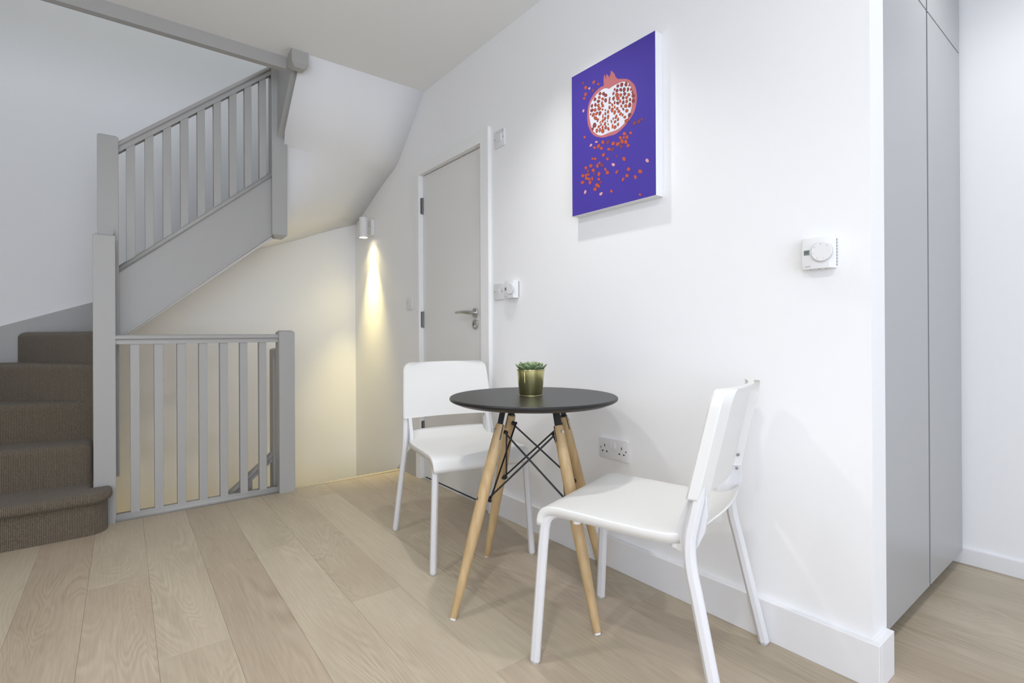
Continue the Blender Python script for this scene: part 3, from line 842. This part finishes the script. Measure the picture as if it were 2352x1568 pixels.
# ---------------------------------------------------------------- round table
TC = Vector((1.192, 1.404))
tab = thing('bistro_table', 'small round black table on splayed beech legs with crossed black wire braces', 'table', (TC.x, TC.y, 0))
ZT = 0.6975
R_ = 0.300
bm = B()
lathe(bm, [(0.001, ZT - .024), (.262, ZT - .024), (.272, ZT - .0225), (.292, ZT - .0145), (.2985, ZT - .0105), (R_, ZT - .007), (R_, ZT - .004), (.2985, ZT - .0015), (.296, ZT), (0.001, ZT)], n=128, c=(TC.x, TC.y, 0))
obj('tabletop', bm, M['blacktop'], tab, smooth=True, angle=0.5)
bm = B()
for k in range(4):
    pass
tube(bm, (TC.x, TC.y, ZT - .030), (TC.x, TC.y, ZT - .024), 0.15, n=48)
obj('mounting_plate', bm, M['blackmetal'], tab)
angs = [math.atan2(p[1] - TC.y, p[0] - TC.x) for p in ((0.861, 1.42), (1.216, 1.735), (1.521, 1.388), (1.165, 1.072))]
hi, lo = [], []
for a in angs:
    d = Vector((math.cos(a), math.sin(a), 0)); s = Vector((-d.y, d.x, 0))
    c = Vector((TC.x, TC.y, 0))
    top_, foot = c + d * .142 + Vector((0, 0, .610)), c + d * .3295 + Vector((0, 0, .006))
    ax = (foot - top_).normalized()
    bm = B()
    tube(bm, top_, foot, 0, n=24, mid=[(0, .0150), (.006, .0160), (.12, .0185), (.35, .0200), (.55, .0192), (.8, .0155), (.985, .0122), (1, .0112)])
    leg = obj('leg', bm, M['beech'], tab, smooth=True)
    bm = B(); tube(bm, foot - ax * .001, foot + ax * .0065, .0098, n=16)
    obj('foot_pad', bm, M['trim'], leg, smooth=True)
    # flat steel tongue let into the slotted leg head
    bm = B()
    p0 = c + d * .128 + Vector((0, 0, ZT - .026)); p1 = top_ + ax * .055
    for q, (w_, t_) in enumerate(((.0135, .0025),)):
        sweep(bm, [p0, p0 + (p1 - p0) * .35, p1], [(-w_, -t_), (w_, -t_), (w_, t_), (-w_, t_)], side=s)
    obj('bracket', bm, M['blackmetal'], leg)
    bm = B()
    sweep(bm, [top_ - ax * .0006, top_ + ax * .004, top_ + ax * .052], [(-.0168, -.0017), (.0168, -.0017), (.0168, .0017), (-.0168, .0017)], side=s, scale=[.93, 1, 1.09])
    obj('slot', bm, M['dark'], leg)
    nrm = (d - ax * d.dot(ax)).normalized()
    for zz, lst in ((.588, hi), (.366, lo)):
        f = (.610 - zz) / (.610 - .006)
        pt = top_ + (foot - top_) * f
        bm = B(); tube(bm, pt + nrm * .012, pt + nrm * .0208, .0062, .0050, n=18); obj('bolt', bm, M['steel'], leg, smooth=True)
        nd = pt - nrm * .027
        lst.append((nd, s))
        bm = B(); tube(bm, pt - nrm * .014, pt - nrm * .032, .0050, .0068, n=14)
        tube(bm, nd - s * .010, nd + s * .010, .0058, n=12)
        obj('brace_joint', bm, M['blackmetal'], leg, smooth=True)
for i in range(4):
    j = (i + 1) % 4
    for A_, B_ in ((hi[i], lo[j]), (hi[j], lo[i])):
        sgn = 1 if A_ is hi[i] else -1
        a_ = A_[0] + A_[1] * .008 * sgn; b_ = B_[0] - B_[1] * .008 * sgn
        bm = B(); tube(bm, a_, b_, .0033, n=12)
        obj('brace_rod', bm, M['blackmetal'], tab, smooth=True)

# ---------------------------------------------------------------- potted succulent
pc = Vector((1.189, 1.414))
pot = thing('potted_succulent', 'green succulent in a small shiny gold pot on the round black table', 'plant', (pc.x, pc.y, ZT))
bm = B()
lathe(bm, [(.001, 0.0015), (.0400, 0.0015), (.0415, .004), (.0500, .0930), (.0494, .0930), (.0485, .080), (.001, .080)], n=64, c=(pc.x, pc.y, ZT))
obj('pot', bm, M['gold'], pot, smooth=True, angle=0.5)
bm = B()
lathe(bm, [(.0495 + .0026 * math.cos(t), .0938 + .0022 * math.sin(t)) for t in [2 * PI * i / 10 for i in range(11)]], n=64, c=(pc.x, pc.y, ZT))
obj('rim', bm, M['goldrim'], pot, smooth=True, angle=3)
bm = B()
lathe(bm, [(.0405 + .0016 * math.cos(t), .0022 + .0018 * math.sin(t)) for t in [2 * PI * i / 10 for i in range(11)]], n=64, c=(pc.x, pc.y, ZT))
obj('foot_ring', bm, M['goldrim'], pot, smooth=True, angle=3)
sd = Vector((-0.985, -0.17)).normalized()
sd = Vector((math.cos(math.radians(203)), math.sin(math.radians(203)), 0))
bm = B(); tube(bm, Vector((pc.x, pc.y, ZT + .004)) + sd * .0417, Vector((pc.x, pc.y, ZT + .092)) + sd * .0501, .0010, n=8)
obj('seam', bm, M['goldrim'], pot, smooth=True)
bm = B(); lathe(bm, [(.001, .0805), (.047, .0805), (.047, .084), (.001, .087)], n=40, c=(pc.x, pc.y, ZT)); obj('soil', bm, M['soil'], pot)


def rosette():
    bm = B()
    lay = bm.verts.layers.float.new('edge')
    rnd = random.Random(5)
    n = 40
    for k in range(n):
        u = k / (n - 1)                              # 0 centre -> 1 rim
        az = k * 2.39996 + rnd.uniform(-.12, .12)
        tilt = math.radians(12 + 56 * u ** 0.8 + rnd.uniform(-5, 5))      # from vertical
        L = 0.022 + 0.020 * u + rnd.uniform(-.002, .002)
        W = 0.007 + 0.0075 * u
        T = 0.0030 + .0012 * u
        base = Vector((math.cos(az), math.sin(az), 0)) * (0.004 + 0.024 * u) + Vector((0, 0, .0865 + .012 * (1 - u)))
        out = Vector((math.cos(az), math.sin(az), 0)); up = Vector((0, 0, 1)); sd_ = out.cross(up)
        m = 7
        rings = []
        es = []
        for i in range(m + 1):
            s = i / m
            w = W * (0.55 + 0.9 * s - 0.2 * s * s) if s < .62 else W * (1.04) * math.sqrt(max(0.0, 1 - ((s - .62) / .385) ** 2))
            w = max(w, .0004)
            t = T * (1 - .55 * s)
            if s > .9: t = T * .18
            tl = tilt - 0.55 * s * (0.3 + u)           # cups upwards
            dirv = out * math.sin(tl) + up * math.cos(tl)
            nn = out * math.cos(tl) - up * math.sin(tl)
            cpos = base + (out * math.sin(tilt - .25 * s) + up * math.cos(tilt - .25 * s)) * L * s
            ring = []
            for j in range(10):
                a = 2 * PI * j / 10
                ring.append(cpos + sd_ * w * math.cos(a) + nn * (t * math.sin(a) - 0.25 * w * math.cos(a) ** 2 * .8))
                es.append(min(1, abs(math.cos(a)) ** 6 * .9 + max(0, s - .8) * 3) * (0.5 + .5 * s) + .12 * (1 - u))
            rings.append(ring)
        R = loft(bm, [[p + Vector((pc.x, pc.y, ZT)) for p in r] for r in rings])
        vs = [v for r in R for v in r]
        for v, e in zip(vs, es): v[lay] = e
    return obj('rosette', bm, M['succulent'], pot, smooth=True, angle=1.2)


rosette()

# ---------------------------------------------------------------- picture
CY0, CY1, CZ0, CZ1 = 1.108, 1.528, 1.4085, 1.9935
XF = 1.517
pic = thing('canvas_painting', 'purple canvas print of a halved pomegranate scattering red seeds, hung on the white wall', 'painting', (1.55, 1.318, 1.7))
boxes('canvas', M['canvas'], (XF, XW - .0003, CY0, CY1, CZ0, CZ1), parent=pic, bevel=0.0015)


def artwork():
    mats = ['purple', 'p_rind', 'p_flesh', 'p_orange', 'p_dark', 'p_red', 'p_pink', 'p_line', 'p_edge']
    ix = {k: i for i, k in enumerate(mats)}
    bm = B()

    def poly(pts, layer, m):
        x = XF - 0.00012 - layer * 0.00006
        vs = [bm.verts.new((x, CY1 - p * 1e-4, CZ0 + q * 1e-4)) for p, q in pts]
        f = bm.faces.new(vs); f.material_index = ix[m]

    def smooth_closed(P, n=4):
        out = []
        N_ = len(P)
        for i in range(N_):
            p0, p1, p2, p3 = [Vector(P[(i + k) % N_]) for k in (-1, 0, 1, 2)]
            for s in range(n):
                t = s / n
                out.append(tuple(0.5 * ((2 * p1) + (p2 - p0) * t + (2 * p0 - 5 * p1 + 4 * p2 - p3) * t * t + (3 * p1 - p0 - 3 * p2 + p3) * t ** 3)))
        return out

    def seed(v, layer, m, k=1.0):
        p, q, a, b, c, d = v
        ph = (p * 13 + q * 7) % 628 / 100
        w = lambda t: k * (1 + .07 * math.sin(2 * t + ph) + .06 * math.sin(3 * t + 2 * ph))
        poly([(p + w(t) * (a * math.cos(t) + c * math.sin(t)), q + w(t) * (b * math.cos(t) + d * math.sin(t))) for t in [2 * PI * i / 14 for i in range(14)]], layer, m)
    poly([(12, 12), (4188, 12), (4188, 5838), (12, 5838)], 0, 'purple')
    rs = RIND[:16] + smooth_closed(RIND)[16 * 4:]
    poly(rs, 1, 'p_rind')
    poly(smooth_closed(FLESH), 2, 'p_flesh')
    c = {'o': 'p_orange', 'd': 'p_dark', 'r': 'p_red', 'p': 'p_pink'}
    for i, s in enumerate(OUTER_SEEDS.split(';')):
        w = s.split(); v = [int(k) for k in w[1:]]
        seed(v, 3, 'p_edge', 1.07); seed(v, 4 + (i % 3), c[w[0]], 0.97)
    for i, s in enumerate(INNER_SEEDS.split(';')):
        w = s.split(); v = [int(k) for k in w[1:]]
        seed(v, 3 + (i % 4) * 2, 'p_line', 1.02); seed(v, 4 + (i % 4) * 2, c[w[0]], 0.86)
    obj('print', bm, [M[k] for k in mats], pic)


artwork()

# ---------------------------------------------------------------- wall lamp
lamp = thing('wall_lamp', 'small white cylinder wall light shining down over the stairs', 'lamp', (1.55, 3.70, 1.66))
boxes('back_plate', M['lampbody'], (1.529, XW - .0008, 3.668, 3.737, 1.668, 1.786), parent=lamp, bevel=0.002)
LX, LY = 1.482, 3.702
bm = B(); tube(bm, (1.530, LY, 1.722), (LX + .028, LY, 1.722), .0045, n=14); obj('arm', bm, M['lampbody'], lamp, smooth=True)
bm = B()
lathe(bm, [(.001, .150), (.0295, .150), (.0310, .1485), (.0312, .0), (.0292, .0), (.0288, .022), (.001, .022)], n=40, c=(LX, LY, 1.648))
obj('shade', bm, M['lampbody'], lamp, smooth=True, angle=0.5)
bm = B(); lathe(bm, [(.001, .0), (.0286, .0), (.0286, .004), (.001, .004)], n=32, c=(LX, LY, 1.6545)); lens = obj('lens', bm, M['lamp_lens'], lamp)

# ---------------------------------------------------------------- text helper
def text_mesh(s, size, name):
    cu = bpy.data.curves.new(name, 'FONT'); cu.body = s; cu.size = size; cu.align_x = 'CENTER'; cu.align_y = 'CENTER'
    cu.extrude = 0.0; cu.resolution_u = 3
    o = bpy.data.objects.new(name, cu); COL.objects.link(o)
    dg = bpy.context.evaluated_depsgraph_get()
    me = bpy.data.meshes.new_from_object(o.evaluated_get(dg))
    bpy.data.objects.remove(o)
    return me


def text(s, size, x, y, z, m, parent, name='lettering', rot=0.0):
    """flat lettering on a surface facing -x, reading along -y."""
    me = text_mesh(s, size, name)
    root = parent
    while root.parent is not None: root = root.parent
    basis = Matrix(((0, 0, -1, x), (-1, 0, 0, y), (0, 1, 0, z), (0, 0, 0, 1)))
    me.transform(Matrix.Translation(-root.location) @ basis @ Matrix.Rotation(rot, 4, 'Z'))
    me.materials.clear(); me.materials.append(m)
    o = bpy.data.objects.new(name, me); COL.objects.link(o); o.parent = parent
    return o


# ---------------------------------------------------------------- switches, socket, thermostats
def plate(bm, y0, y1, z0, z1, t=0.0085):
    c = .004
    def ring(i, x): 
        k = c if i == 0 else c
        return [(x, y0 + i + k, z0 + i), (x, y1 - i - k, z0 + i), (x, y1 - i, z0 + i + k), (x, y1 - i, z1 - i - k), (x, y1 - i - k, z1 - i), (x, y0 + i + k, z1 - i), (x, y0 + i, z1 - i - k), (x, y0 + i, z0 + i + k)]
    loft(bm, [ring(0, XW - .0004), ring(0, XW - t + .003), ring(.0012, XW - t + .0012), ring(.004, XW - t)])


def switch(label, yc, zc, hw, kind, hh=0.043):
    t = thing('light_switch', label, 'switch', (XW, yc, zc), 0, 'white wall switches near the door')
    bm = B(); plate(bm, yc - hw, yc + hw, zc - hh, zc + hh)
    obj('plate', bm, M['electric'], t, smooth=True, angle=0.4)
    xf = XW - .0085
    def rocker(ya, yb, za, zb, tilt):
        bm = B()
        prism(bm, [(xf + .001, za), (xf - .0012 - (tilt < 0) * .003, za), (xf - .0012 - (tilt > 0) * .003, zb), (xf + .001, zb)], 'y', ya, yb)
        obj('rocker', bm, M['electric'], t, bevel=0.0006)
    if kind == 'single': rocker(yc - .006, yc + .006, zc - .013, zc + .013, 1)
    elif kind == 'double':
        rocker(yc - .013, yc - .002, zc - .012, zc + .012, 1); rocker(yc + .002, yc + .013, zc - .012, zc + .012, -1)
    else:
        bm = B()
        prism(bm, [(xf + .001, yc - .022), (xf - .0048, yc - .021), (xf - .0015, yc + .021), (xf + .001, yc + .022)], 'z', zc - .018, zc + .020)
        obj('rocker', bm, M['electric'], t, bevel=0.001)
    for q in (-1, 1):
        yy = yc + q * (.030 if kind != 'fan' else .0345)
        bm = B(); disc_x(bm, xf - .0006, xf + .001, yy, zc, .0034, n=14); obj('screw', bm, M['darksteel'], t, smooth=True)
    if kind == 'fan':
        text('FAN ISOLATOR', 0.0052, xf - .0003, yc + .004, zc + .0335, M['inkgrey'], t)
        text('OFF', 0.0036, xf - .0003, yc + .004, zc + .0262, M['inkgrey'], t)
        text('ON', 0.0036, xf - .0003, yc + .004, zc - .0245, M['inkgrey'], t)
        bm = B()
        for k in range(3):
            a = PI / 2 + k * 2 * PI / 3
            pts = []
            for i in range(10):
                b_ = 2 * PI * i / 10
                r_, w_ = .0048 + .0036 * math.cos(b_), .0021 * math.sin(b_)
                pts.append((yc - .030 + r_ * math.cos(a) - w_ * math.sin(a), zc + .033 + r_ * math.sin(a) + w_ * math.cos(a)))
            bm.faces.new([bm.verts.new((xf - .0003, p, q)) for p, q in pts])
        obj('fan_symbol', bm, M['inkgrey'], t)
    return t


switch('white isolator switch plate high beside the top corner of the door frame', 2.083, 1.914, 0.0425, 'fan', 0.0445)
switch('white single light switch with one narrow rocker, touching the thermostat by the door', 2.094, 1.136, 0.0425, 'single')
switch('white two gang light switch on the hinge side of the door', 3.090, 1.127, 0.0435, 'double')


def socket():
    yc, zc = 1.340, 0.4635
    t = thing('wall_socket', 'white double plug socket low on the wall behind the round table', 'socket', (XW, yc, zc))
    bm = B(); plate(bm, yc - .0735, yc + .0735, zc - .0425, zc + .0425, .0095)
    obj('plate', bm, M['electric'], t, smooth=True, angle=0.4)
    xf = XW - .0095
    for q in (-1, 1):
        bm = B(); prism(bm, [(xf + .001, zc + .006), (xf - .0045, zc + .006), (xf - .0012, zc + .031), (xf + .001, zc + .031)], 'y', yc + q * .0075 - .0058, yc + q * .0075 + .0058)
        obj('rocker', bm, M['electric'], t, bevel=.0006)
        c = yc + q * .0430
        for dy, dz_, w, h in ((0, .010, .0042, .0105), (.011, -.0125, .0075, .0060), (-.011, -.0125, .0075, .0060)):
            bm = B(); box(bm, xf - .0003, xf + .0008, c + dy - w / 2, c + dy + w / 2, zc + dz_ - h / 2, zc + dz_ + h / 2)
            obj('pin_slot', bm, M['dark'], t)
        bm = B(); disc_x(bm, xf - .0004, xf + .001, yc + q * .0640, zc + .0005, .0034, n=14); obj('screw', bm, M['darksteel'], t, smooth=True)


socket()


def thermostat(label, y0, z0, lettering):
    w, h, d = 0.081, 0.0855, 0.030
    y1, z1 = y0 + w, z0 + h
    t = thing('thermostat', label, 'thermostat', (XW, y0 + w / 2, z0 + h / 2), 0, 'white dial thermostats on the picture wall')
    xf = XW - d
    # case: face slightly bowed, near edge chamfered back to the wall
    bm = B()
    rows = []
    N_ = 10
    for i in range(N_ + 1):
        s = i / N_
        z = z0 + h * s
        bow = .0035 * (1 - (2 * s - 1) ** 2)
        sh = 0.0
        rows.append([(XW - .0008, y1 - .0005, z), (xf + .006 - bow, y1 - .001, z), (xf + .0015 - bow, y1 - .003, z), (xf - bow, y1 - .008, z),
                     (xf - bow, y0 + .0095, z), (xf + .0012 - bow, y0 + .0070, z), (XW - .0085, y0 + .0010, z), (XW - .0060, y0, z), (XW - .0008, y0, z)])
    loft(bm, rows)
    case = obj('case', bm, M['thermo'], t, bevel=0.0012, segs=2)
    bm = B()
    for k in range(9):
        za = z0 + .006 + k * .0085
        box(bm, XW - .0042, XW - .0010, y0 - .0006, y0 + .002, za, za + .0058)
    for a, b_ in ((y1 - .022, y1 - .018), (y1 - .046, y1 - .040), (y0 + .020, y0 + .024)): box(bm, XW - .018, XW - .014, a, b_, z0 - .0005, z0 + .001)
    obj('vent', bm, M['vent'], case)
    xb = xf - .0033
    dy, dzz, dr = y0 + .0240, z0 + .0445, 0.0265
    # recessed scale ring, dial and its side bulge
    bm = B(); lathe_pts = [(dr + .0022, xb + .002), (dr + .0022, xb - .0006), (dr, xb - .0008)]
    disc_x(bm, xb - .0010, xb + .003, dy, dzz, dr + .0016, n=56, bev=.0008)
    obj('bezel', bm, M['thermo'], case, smooth=True, angle=.5)
    bm = B(); disc_x(bm, xb - .0075, xb - .0008, dy, dzz, dr, n=56, bev=.0014)
    dial = obj('dial', bm, M['thermo'], t, smooth=True, angle=.5)
    bm = B()
    for k in range(44):
        a = 2 * PI * k / 44
        c_, s_ = math.cos(a), math.sin(a)
        p = [(dr * 1.002) * c_, (dr * 1.002) * s_]
        for r0, r1, hw in ((dr + .0002, dr + .0008, .0008),):
            tv = (-s_, c_)
            q = [(dy + r0 * c_ + tv[0] * hw, dzz + r0 * s_ + tv[1] * hw), (dy + r0 * c_ - tv[0] * hw, dzz + r0 * s_ - tv[1] * hw)]
            v = [bm.verts.new((x_, y_, z_)) for (y_, z_) in q for x_ in (xb - .0062, xb - .0014)]
            bm.faces.new((v[0], v[1], v[3], v[2]))
    obj('knurl', bm, M['knurl'], dial)
    bm = B(); box(bm, xb - .0002, xb + .002, y1 - .0245, y1 - .0095, z0 + .0385, z0 + .0525); obj('display', bm, M['lcd'], case)
    bm = B()
    fr = .0012
    for b_ in ((y1 - .0245 - fr, y1 - .0245, z0 + .0375, z0 + .0535), (y1 - .0095, y1 - .0095 + fr, z0 + .0375, z0 + .0535), (y1 - .0245, y1 - .0095, z0 + .0373, z0 + .0385), (y1 - .0245, y1 - .0095, z0 + .0525, z0 + .0537)):
        box(bm, xb - .0007, xb + .002, *b_)
    obj('display_frame', bm, M['thermo'], case)
    if lettering:
        text('OF', 0.0085, xb - .0004, y1 - .0155, z0 + .0455, M['ink'], case)
        text('ON/OFF', 0.0040, xf - .0013, y1 - .0185, z0 + .0068, M['ink'], case)
        for k, s in enumerate(('30', '25', '20', '15', '10', '5')):
            a = math.radians(48 + k * 48)
            text(s, 0.0040, xb - .0077, dy - .0205 * math.cos(a), dzz + .0205 * math.sin(a), M['inkgrey'], dial, rot=a - PI / 2)
    else:
        text('OF', 0.0085, xb - .0004, y1 - .0155, z0 + .0455, M['ink'], case)
        text('ON/OFF', 0.0040, xf - .0013, y1 - .0185, z0 + .0068, M['ink'], case)
    return t


thermostat('white dial thermostat alone on the wall near the grey cupboard', 0.551, 1.0955, True)
thermostat('white dial thermostat mounted next to the single light switch by the door', 1.936, 1.0955, False)

# ---------------------------------------------------------------- lamps, daylight and camera
def light(kind, name, loc, energy, color, **k):
    d = bpy.data.lights.new(name, kind)
    d.energy = energy; d.color = color
    for a, v in k.items(): setattr(d, a, v)
    o = bpy.data.objects.new(name, d); o.location = loc
    COL.objects.link(o)
    return o


def downlight(x, y, energy, where, cone, color=(1.0, 0.99, 0.98)):
    t = thing('ceiling_downlight', 'recessed round ceiling downlight ' + where, 'downlight', (x, y, ZC - .01), 0, 'recessed ceiling downlights')
    bm = B(); lathe(bm, [(.045, -.0005), (.046, -.005), (.044, -.007), (.036, -.007), (.034, -.0005)], n=32, c=(x, y, ZC)); obj('ring', bm, M['lampbody'], t, smooth=True)
    bm = B(); lathe(bm, [(.001, -.002), (.0345, -.002), (.0345, -.0005), (.001, -.0005)], n=24, c=(x, y, ZC)); obj('lens', bm, M['down_lens'], t)
    light('SPOT', 'downlight_beam', (x, y, ZC - .012), energy, color, spot_size=math.radians(cone), spot_blend=1.0, shadow_soft_size=0.03 if cone < 130 else 0.06)


downlight(1.11, 1.46, DL[0], 'above the round table', 102)
downlight(2.17, 0.20, DL[1], 'in front of the grey cupboard', 140)
downlight(-0.20, 1.46, DL[2], 'added above the open floor before the stairs', 165)  # this and the next two are unseen, added to supply light
downlight(1.05, 0.10, DL[3], 'added between the round table and the window', 160)
downlight(-0.20, 0.05, DL[4], 'added near the window', 165)

light('SPOT', 'wall_lamp_spill', (LX, LY, 1.652), LAMP[0], (1.0, 0.85, 0.38), spot_size=math.radians(118), spot_blend=1.0, shadow_soft_size=0.014)
light('SPOT', 'wall_lamp_beam', (LX, LY, 1.652), LAMP[3], (1.0, 0.83, 0.34), spot_size=math.radians(58), spot_blend=1.0, shadow_soft_size=0.02)
light('POINT', 'stairwell_fill', (0.55, 3.74, -1.35), LAMP[1], (1.0, 0.79, 0.36), shadow_soft_size=0.35)  # unseen warm light, added below to warm the stairwell walls
light('POINT', 'upstairs_fill', (0.55, 2.35, 4.3), LAMP[2], (0.90, 0.95, 1.0), shadow_soft_size=0.12)  # unseen cool light, added above to brighten the stair wall
day = light('AREA', 'daylight', ((WX0 + WX1) / 2, YF - .25, (WZ0 + WZ1) / 2 + .1), DAY, (0.76, 0.835, 1.0), shape='RECTANGLE', size=WX1 - WX0 + .3, size_y=WZ1 - WZ0 + .2)
day.rotation_euler = (PI / 2, 0, 0)
added_day = light('AREA', 'added_side_light', (XL - .25, (VY0 + VY1) / 2, 1.4), ADDED_DAY, (0.80, 0.865, 1.0), shape='RECTANGLE', size=2.2, size_y=2.2)  # added light outside the unseen side window, lifts the picture wall
added_day.rotation_euler = (PI / 2, 0, -PI / 2)

w = bpy.data.worlds.new('sky'); scene.world = w; w.use_nodes = True
bg = w.node_tree.nodes['Background']
bg.inputs['Color'].default_value = (0.72, 0.84, 1.0, 1); bg.inputs['Strength'].default_value = WORLD

# camera: wide lens, level, a little below eye height
yaw, pit, rol = math.radians(37.988), math.radians(0.0836), math.radians(-0.2998)
fwd = Vector((math.sin(yaw) * math.cos(pit), math.cos(yaw) * math.cos(pit), math.sin(pit)))
rt0 = Vector((math.cos(yaw), -math.sin(yaw), 0)); up0 = rt0.cross(fwd)
rt = rt0 * math.cos(rol) + up0 * math.sin(rol); up = -rt0 * math.sin(rol) + up0 * math.cos(rol)
cd = bpy.data.cameras.new('camera'); cam = bpy.data.objects.new('camera', cd); COL.objects.link(cam)
cd.sensor_fit = 'HORIZONTAL'; cd.sensor_width = 36.0; cd.lens = 36.0 * 1172.68 / 2352
cd.shift_y = -19.13 / 2352
cd.clip_start = 0.02; cd.clip_end = 60
mw = Matrix.Identity(4)
for i in range(3):
    mw[i][0], mw[i][1], mw[i][2] = rt[i], up[i], -fwd[i]
mw[0][3], mw[1][3], mw[2][3] = 0.0, 0.0, 0.92
cam.matrix_world = mw
scene.camera = cam

vs_ = scene.view_settings
scene.display_settings.display_device = 'sRGB'
vs_.view_transform = 'Standard'; vs_.look = 'None'; vs_.exposure = EXPO; vs_.gamma = 1.0; vs_.use_curve_mapping = False
scene.cycles.max_bounces = 10; scene.cycles.diffuse_bounces = 6; scene.cycles.glossy_bounces = 4; scene.cycles.transparent_max_bounces = 8
scene.cycles.caustics_reflective = False; scene.cycles.caustics_refractive = False
scene.cycles.use_denoising = True
scene.cycles.sample_clamp_indirect = 4.0
